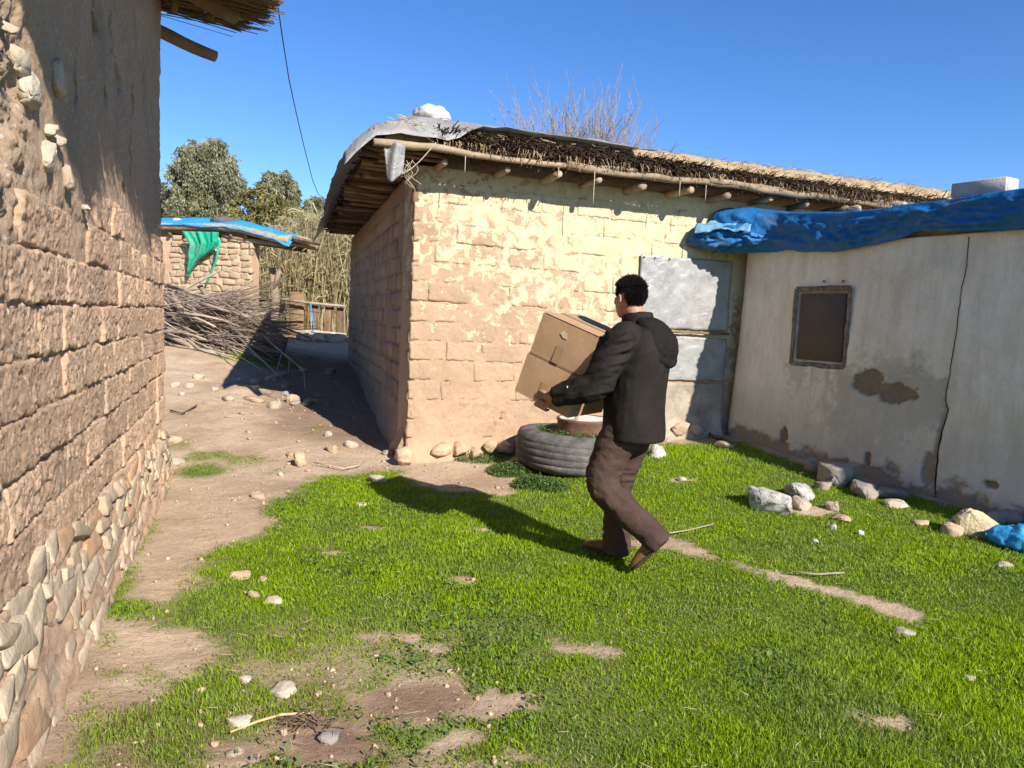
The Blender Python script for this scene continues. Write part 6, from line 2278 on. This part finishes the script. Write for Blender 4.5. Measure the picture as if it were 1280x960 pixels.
# reed bed
n = 12000
yy = RNG.uniform(20., 24.5, n); uu_ = RNG.uniform(318, 452, n)
xx = (uu_ - 640) / FPX * yy; z0 = gz(xx, yy)
hgt = RNG.uniform(1.8, 3.5, n) * np.interp(uu_, [318, 345, 370, 452], [.75, .85, 1.0, 1.0])
P0 = np.stack([xx, yy, z0], 1); P1 = P0 + np.stack([RNG.normal(0, .32, n), RNG.normal(0, .25, n), hgt], 1)
T = P1 - P0
sd = np.stack([RNG.normal(size=n), RNG.normal(size=n) * .4, 0 * xx], 1); sd /= np.linalg.norm(sd, axis=1)[:, None]
w = RNG.uniform(.006, .016, n)[:, None]
mid = P0 + T * .6
V = np.stack([P0 - sd * w * .6, P0 + sd * w * .6, mid + sd * w * .7, mid - sd * w * .7, P1 + np.stack([RNG.normal(0, .15, n), RNG.normal(0, .1, n), -.05 + 0 * xx], 1)], 1).reshape(-1, 3)
k = np.arange(n)[:, None] * 5
Fr = np.vstack([k + np.array([[0, 1, 2]]), k + np.array([[0, 2, 3]]), k + np.array([[3, 2, 4]])])
# drooping side leaves
m = 20000
idx = RNG.integers(0, n, m); f = RNG.uniform(.3, .95, m)[:, None]
B0 = P0[idx] + T[idx] * f
dl = np.stack([RNG.normal(0, 1, m), RNG.normal(0, .6, m), RNG.uniform(-.3, .9, m)], 1); dl /= np.linalg.norm(dl, axis=1)[:, None]
ln = RNG.uniform(.25, .6, m)[:, None]
B1 = B0 + dl * ln * .5 + np.array([0, 0, .05]); B2 = B0 + dl * ln - np.array([0, 0, .12])
s2 = np.cross(dl, RNG.normal(size=(m, 3))); s2 /= np.linalg.norm(s2, axis=1)[:, None]
V2 = np.stack([B0 - s2 * .008, B0 + s2 * .008, B1 + s2 * .018, B1 - s2 * .018, B2], 1).reshape(-1, 3)
k2 = np.arange(m)[:, None] * 5 + len(V)
Fr = np.vstack([Fr, k2 + np.array([[0, 1, 2]]), k2 + np.array([[0, 2, 3]]), k2 + np.array([[3, 2, 4]])])
o = mk('reeds', np.vstack([V, V2]), Fr, M['reed'], smooth=False)
tint = np.concatenate([np.repeat(np.clip(RNG.normal(.55, .22, n), 0, 1), 5), np.repeat(np.clip(RNG.normal(.5, .25, m), 0, 1), 5)])
attr(o, 'tint', tint)
tag(o, 'dense bed of dry yellow-green reeds behind the stick fence', 'reeds', kind='stuff')

# far scrub closing the view behind the trees
n = 16000
yy = RNG.uniform(44, 60, n); xx = RNG.uniform(-46, -8, n); z0 = gz(xx, yy, False)
o = leaflets('far_scrub', np.stack([xx, yy, z0 + RNG.uniform(0, 1, n) ** 1.3 * (4.2 + 1.6 * np.sin(xx * .7))], 1), RNG.uniform(.22, .5, n), np.clip(RNG.normal(.4, .25, n), 0, 1), M['olive'], 33)
tag(o, 'distant olive scrub closing the view behind the trees', 'scrub', kind='stuff')

# grey shed corner glimpsed beyond the eave
sp = at(405, 300, 26.)
sd_ = thing('grey_shed', 'far grey shed wall glimpsed beyond the plastic covered eave', 'shed', (sp[0], sp[1], gzs(sp[0], sp[1])))
V, F = box_vf(1.5, 1.5, 3.1, .03)
mk('wall', V + np.array([sp[0] + .35, sp[1] + .8, gzs(sp[0], sp[1]) + 1.5]), F, M['cement'], sd_)
for k in range(4):
    V, F = box_vf(1.6, .5, .05, .01)
    mk('roof_sheet', V + np.array([sp[0] + .35 + .05 * k, sp[1] + .2 + .1 * k, gzs(sp[0], sp[1]) + 3.09 + k * .12]), F, M['cement_pale'], sd_)

# bare tree beyond the adobe house
ty_ = 19.
tb = tbase(715, ty_); bz = gzs(*tb)
bt = thing('bare_tree', 'leafless tree of upright reddish twigs rising behind the straw roof', 'tree', (tb[0], tb[1], bz))
mk('trunk', *tube([(tb[0], tb[1], bz - .2), (tb[0] + .05, tb[1], bz + 1.2), (tb[0], tb[1], bz + 3.4)], [.16, .14, .12], 8, wob=.03), M['bark_bare'], bt)
r = random.Random(5)
hub = np.array([tb[0], tb[1], bz + 3.5])
segs0, segs1, r0s, r1s = [], [], [], []


def grow(p, d, L, rad, lev):
    n = 4
    q = np.array(p)
    for i in range(n):
        d2 = d + np.array([r.gauss(0, .07), r.gauss(0, .07), .05]); d2 /= np.linalg.norm(d2)
        e = q + d2 * L / n
        segs0.append(q); segs1.append(e); r0s.append(rad * (1 - i * .16)); r1s.append(rad * (1 - (i + 1) * .16))
        if lev > 0 and r.random() < .85:
            s_ = np.array([r.gauss(0, .5), r.gauss(0, .5), r.uniform(.1, .5)]); dd = d2 + s_ * .8; dd /= np.linalg.norm(dd)
            grow(e, dd, L * r.uniform(.35, .6), rad * .5, lev - 1)
        q, d = e, d2


for k in range(170):
    a = r.uniform(-1, 1)
    d = np.array([a * .95, r.uniform(-.4, .4), 1.0 - abs(a) * .35]); d /= np.linalg.norm(d)
    L = r.uniform(1.2, 2.3) * (1 - .15 * abs(a))
    grow(hub + np.array([a * .25, 0, r.uniform(-.6, .1)]), d, L, r.uniform(.014, .026), 2)
o = sticks_mesh('twigs', segs0, segs1, np.maximum(r0s, .0065), np.maximum(r1s, .005), M['bark_bare'], bt); o['kind'] = 'stuff'

# wire from the near house to the adobe house
P = [at(u, v, y) for u, v, y in ((346, -30, 6.9), (347, 5, 7.2), (352, 40, 7.6), (361, 98, 8.6), (370, 140, 9.6), (380, 183, 11.), (391, 226, 13.), (398, 243, 14.6), (412, 252, 15.6))]
o = mk('overhead_wire', *tube(P, .006, 6), M['wire']); tag(o, 'thin black wire slung from the near eave to the adobe house', 'wire')
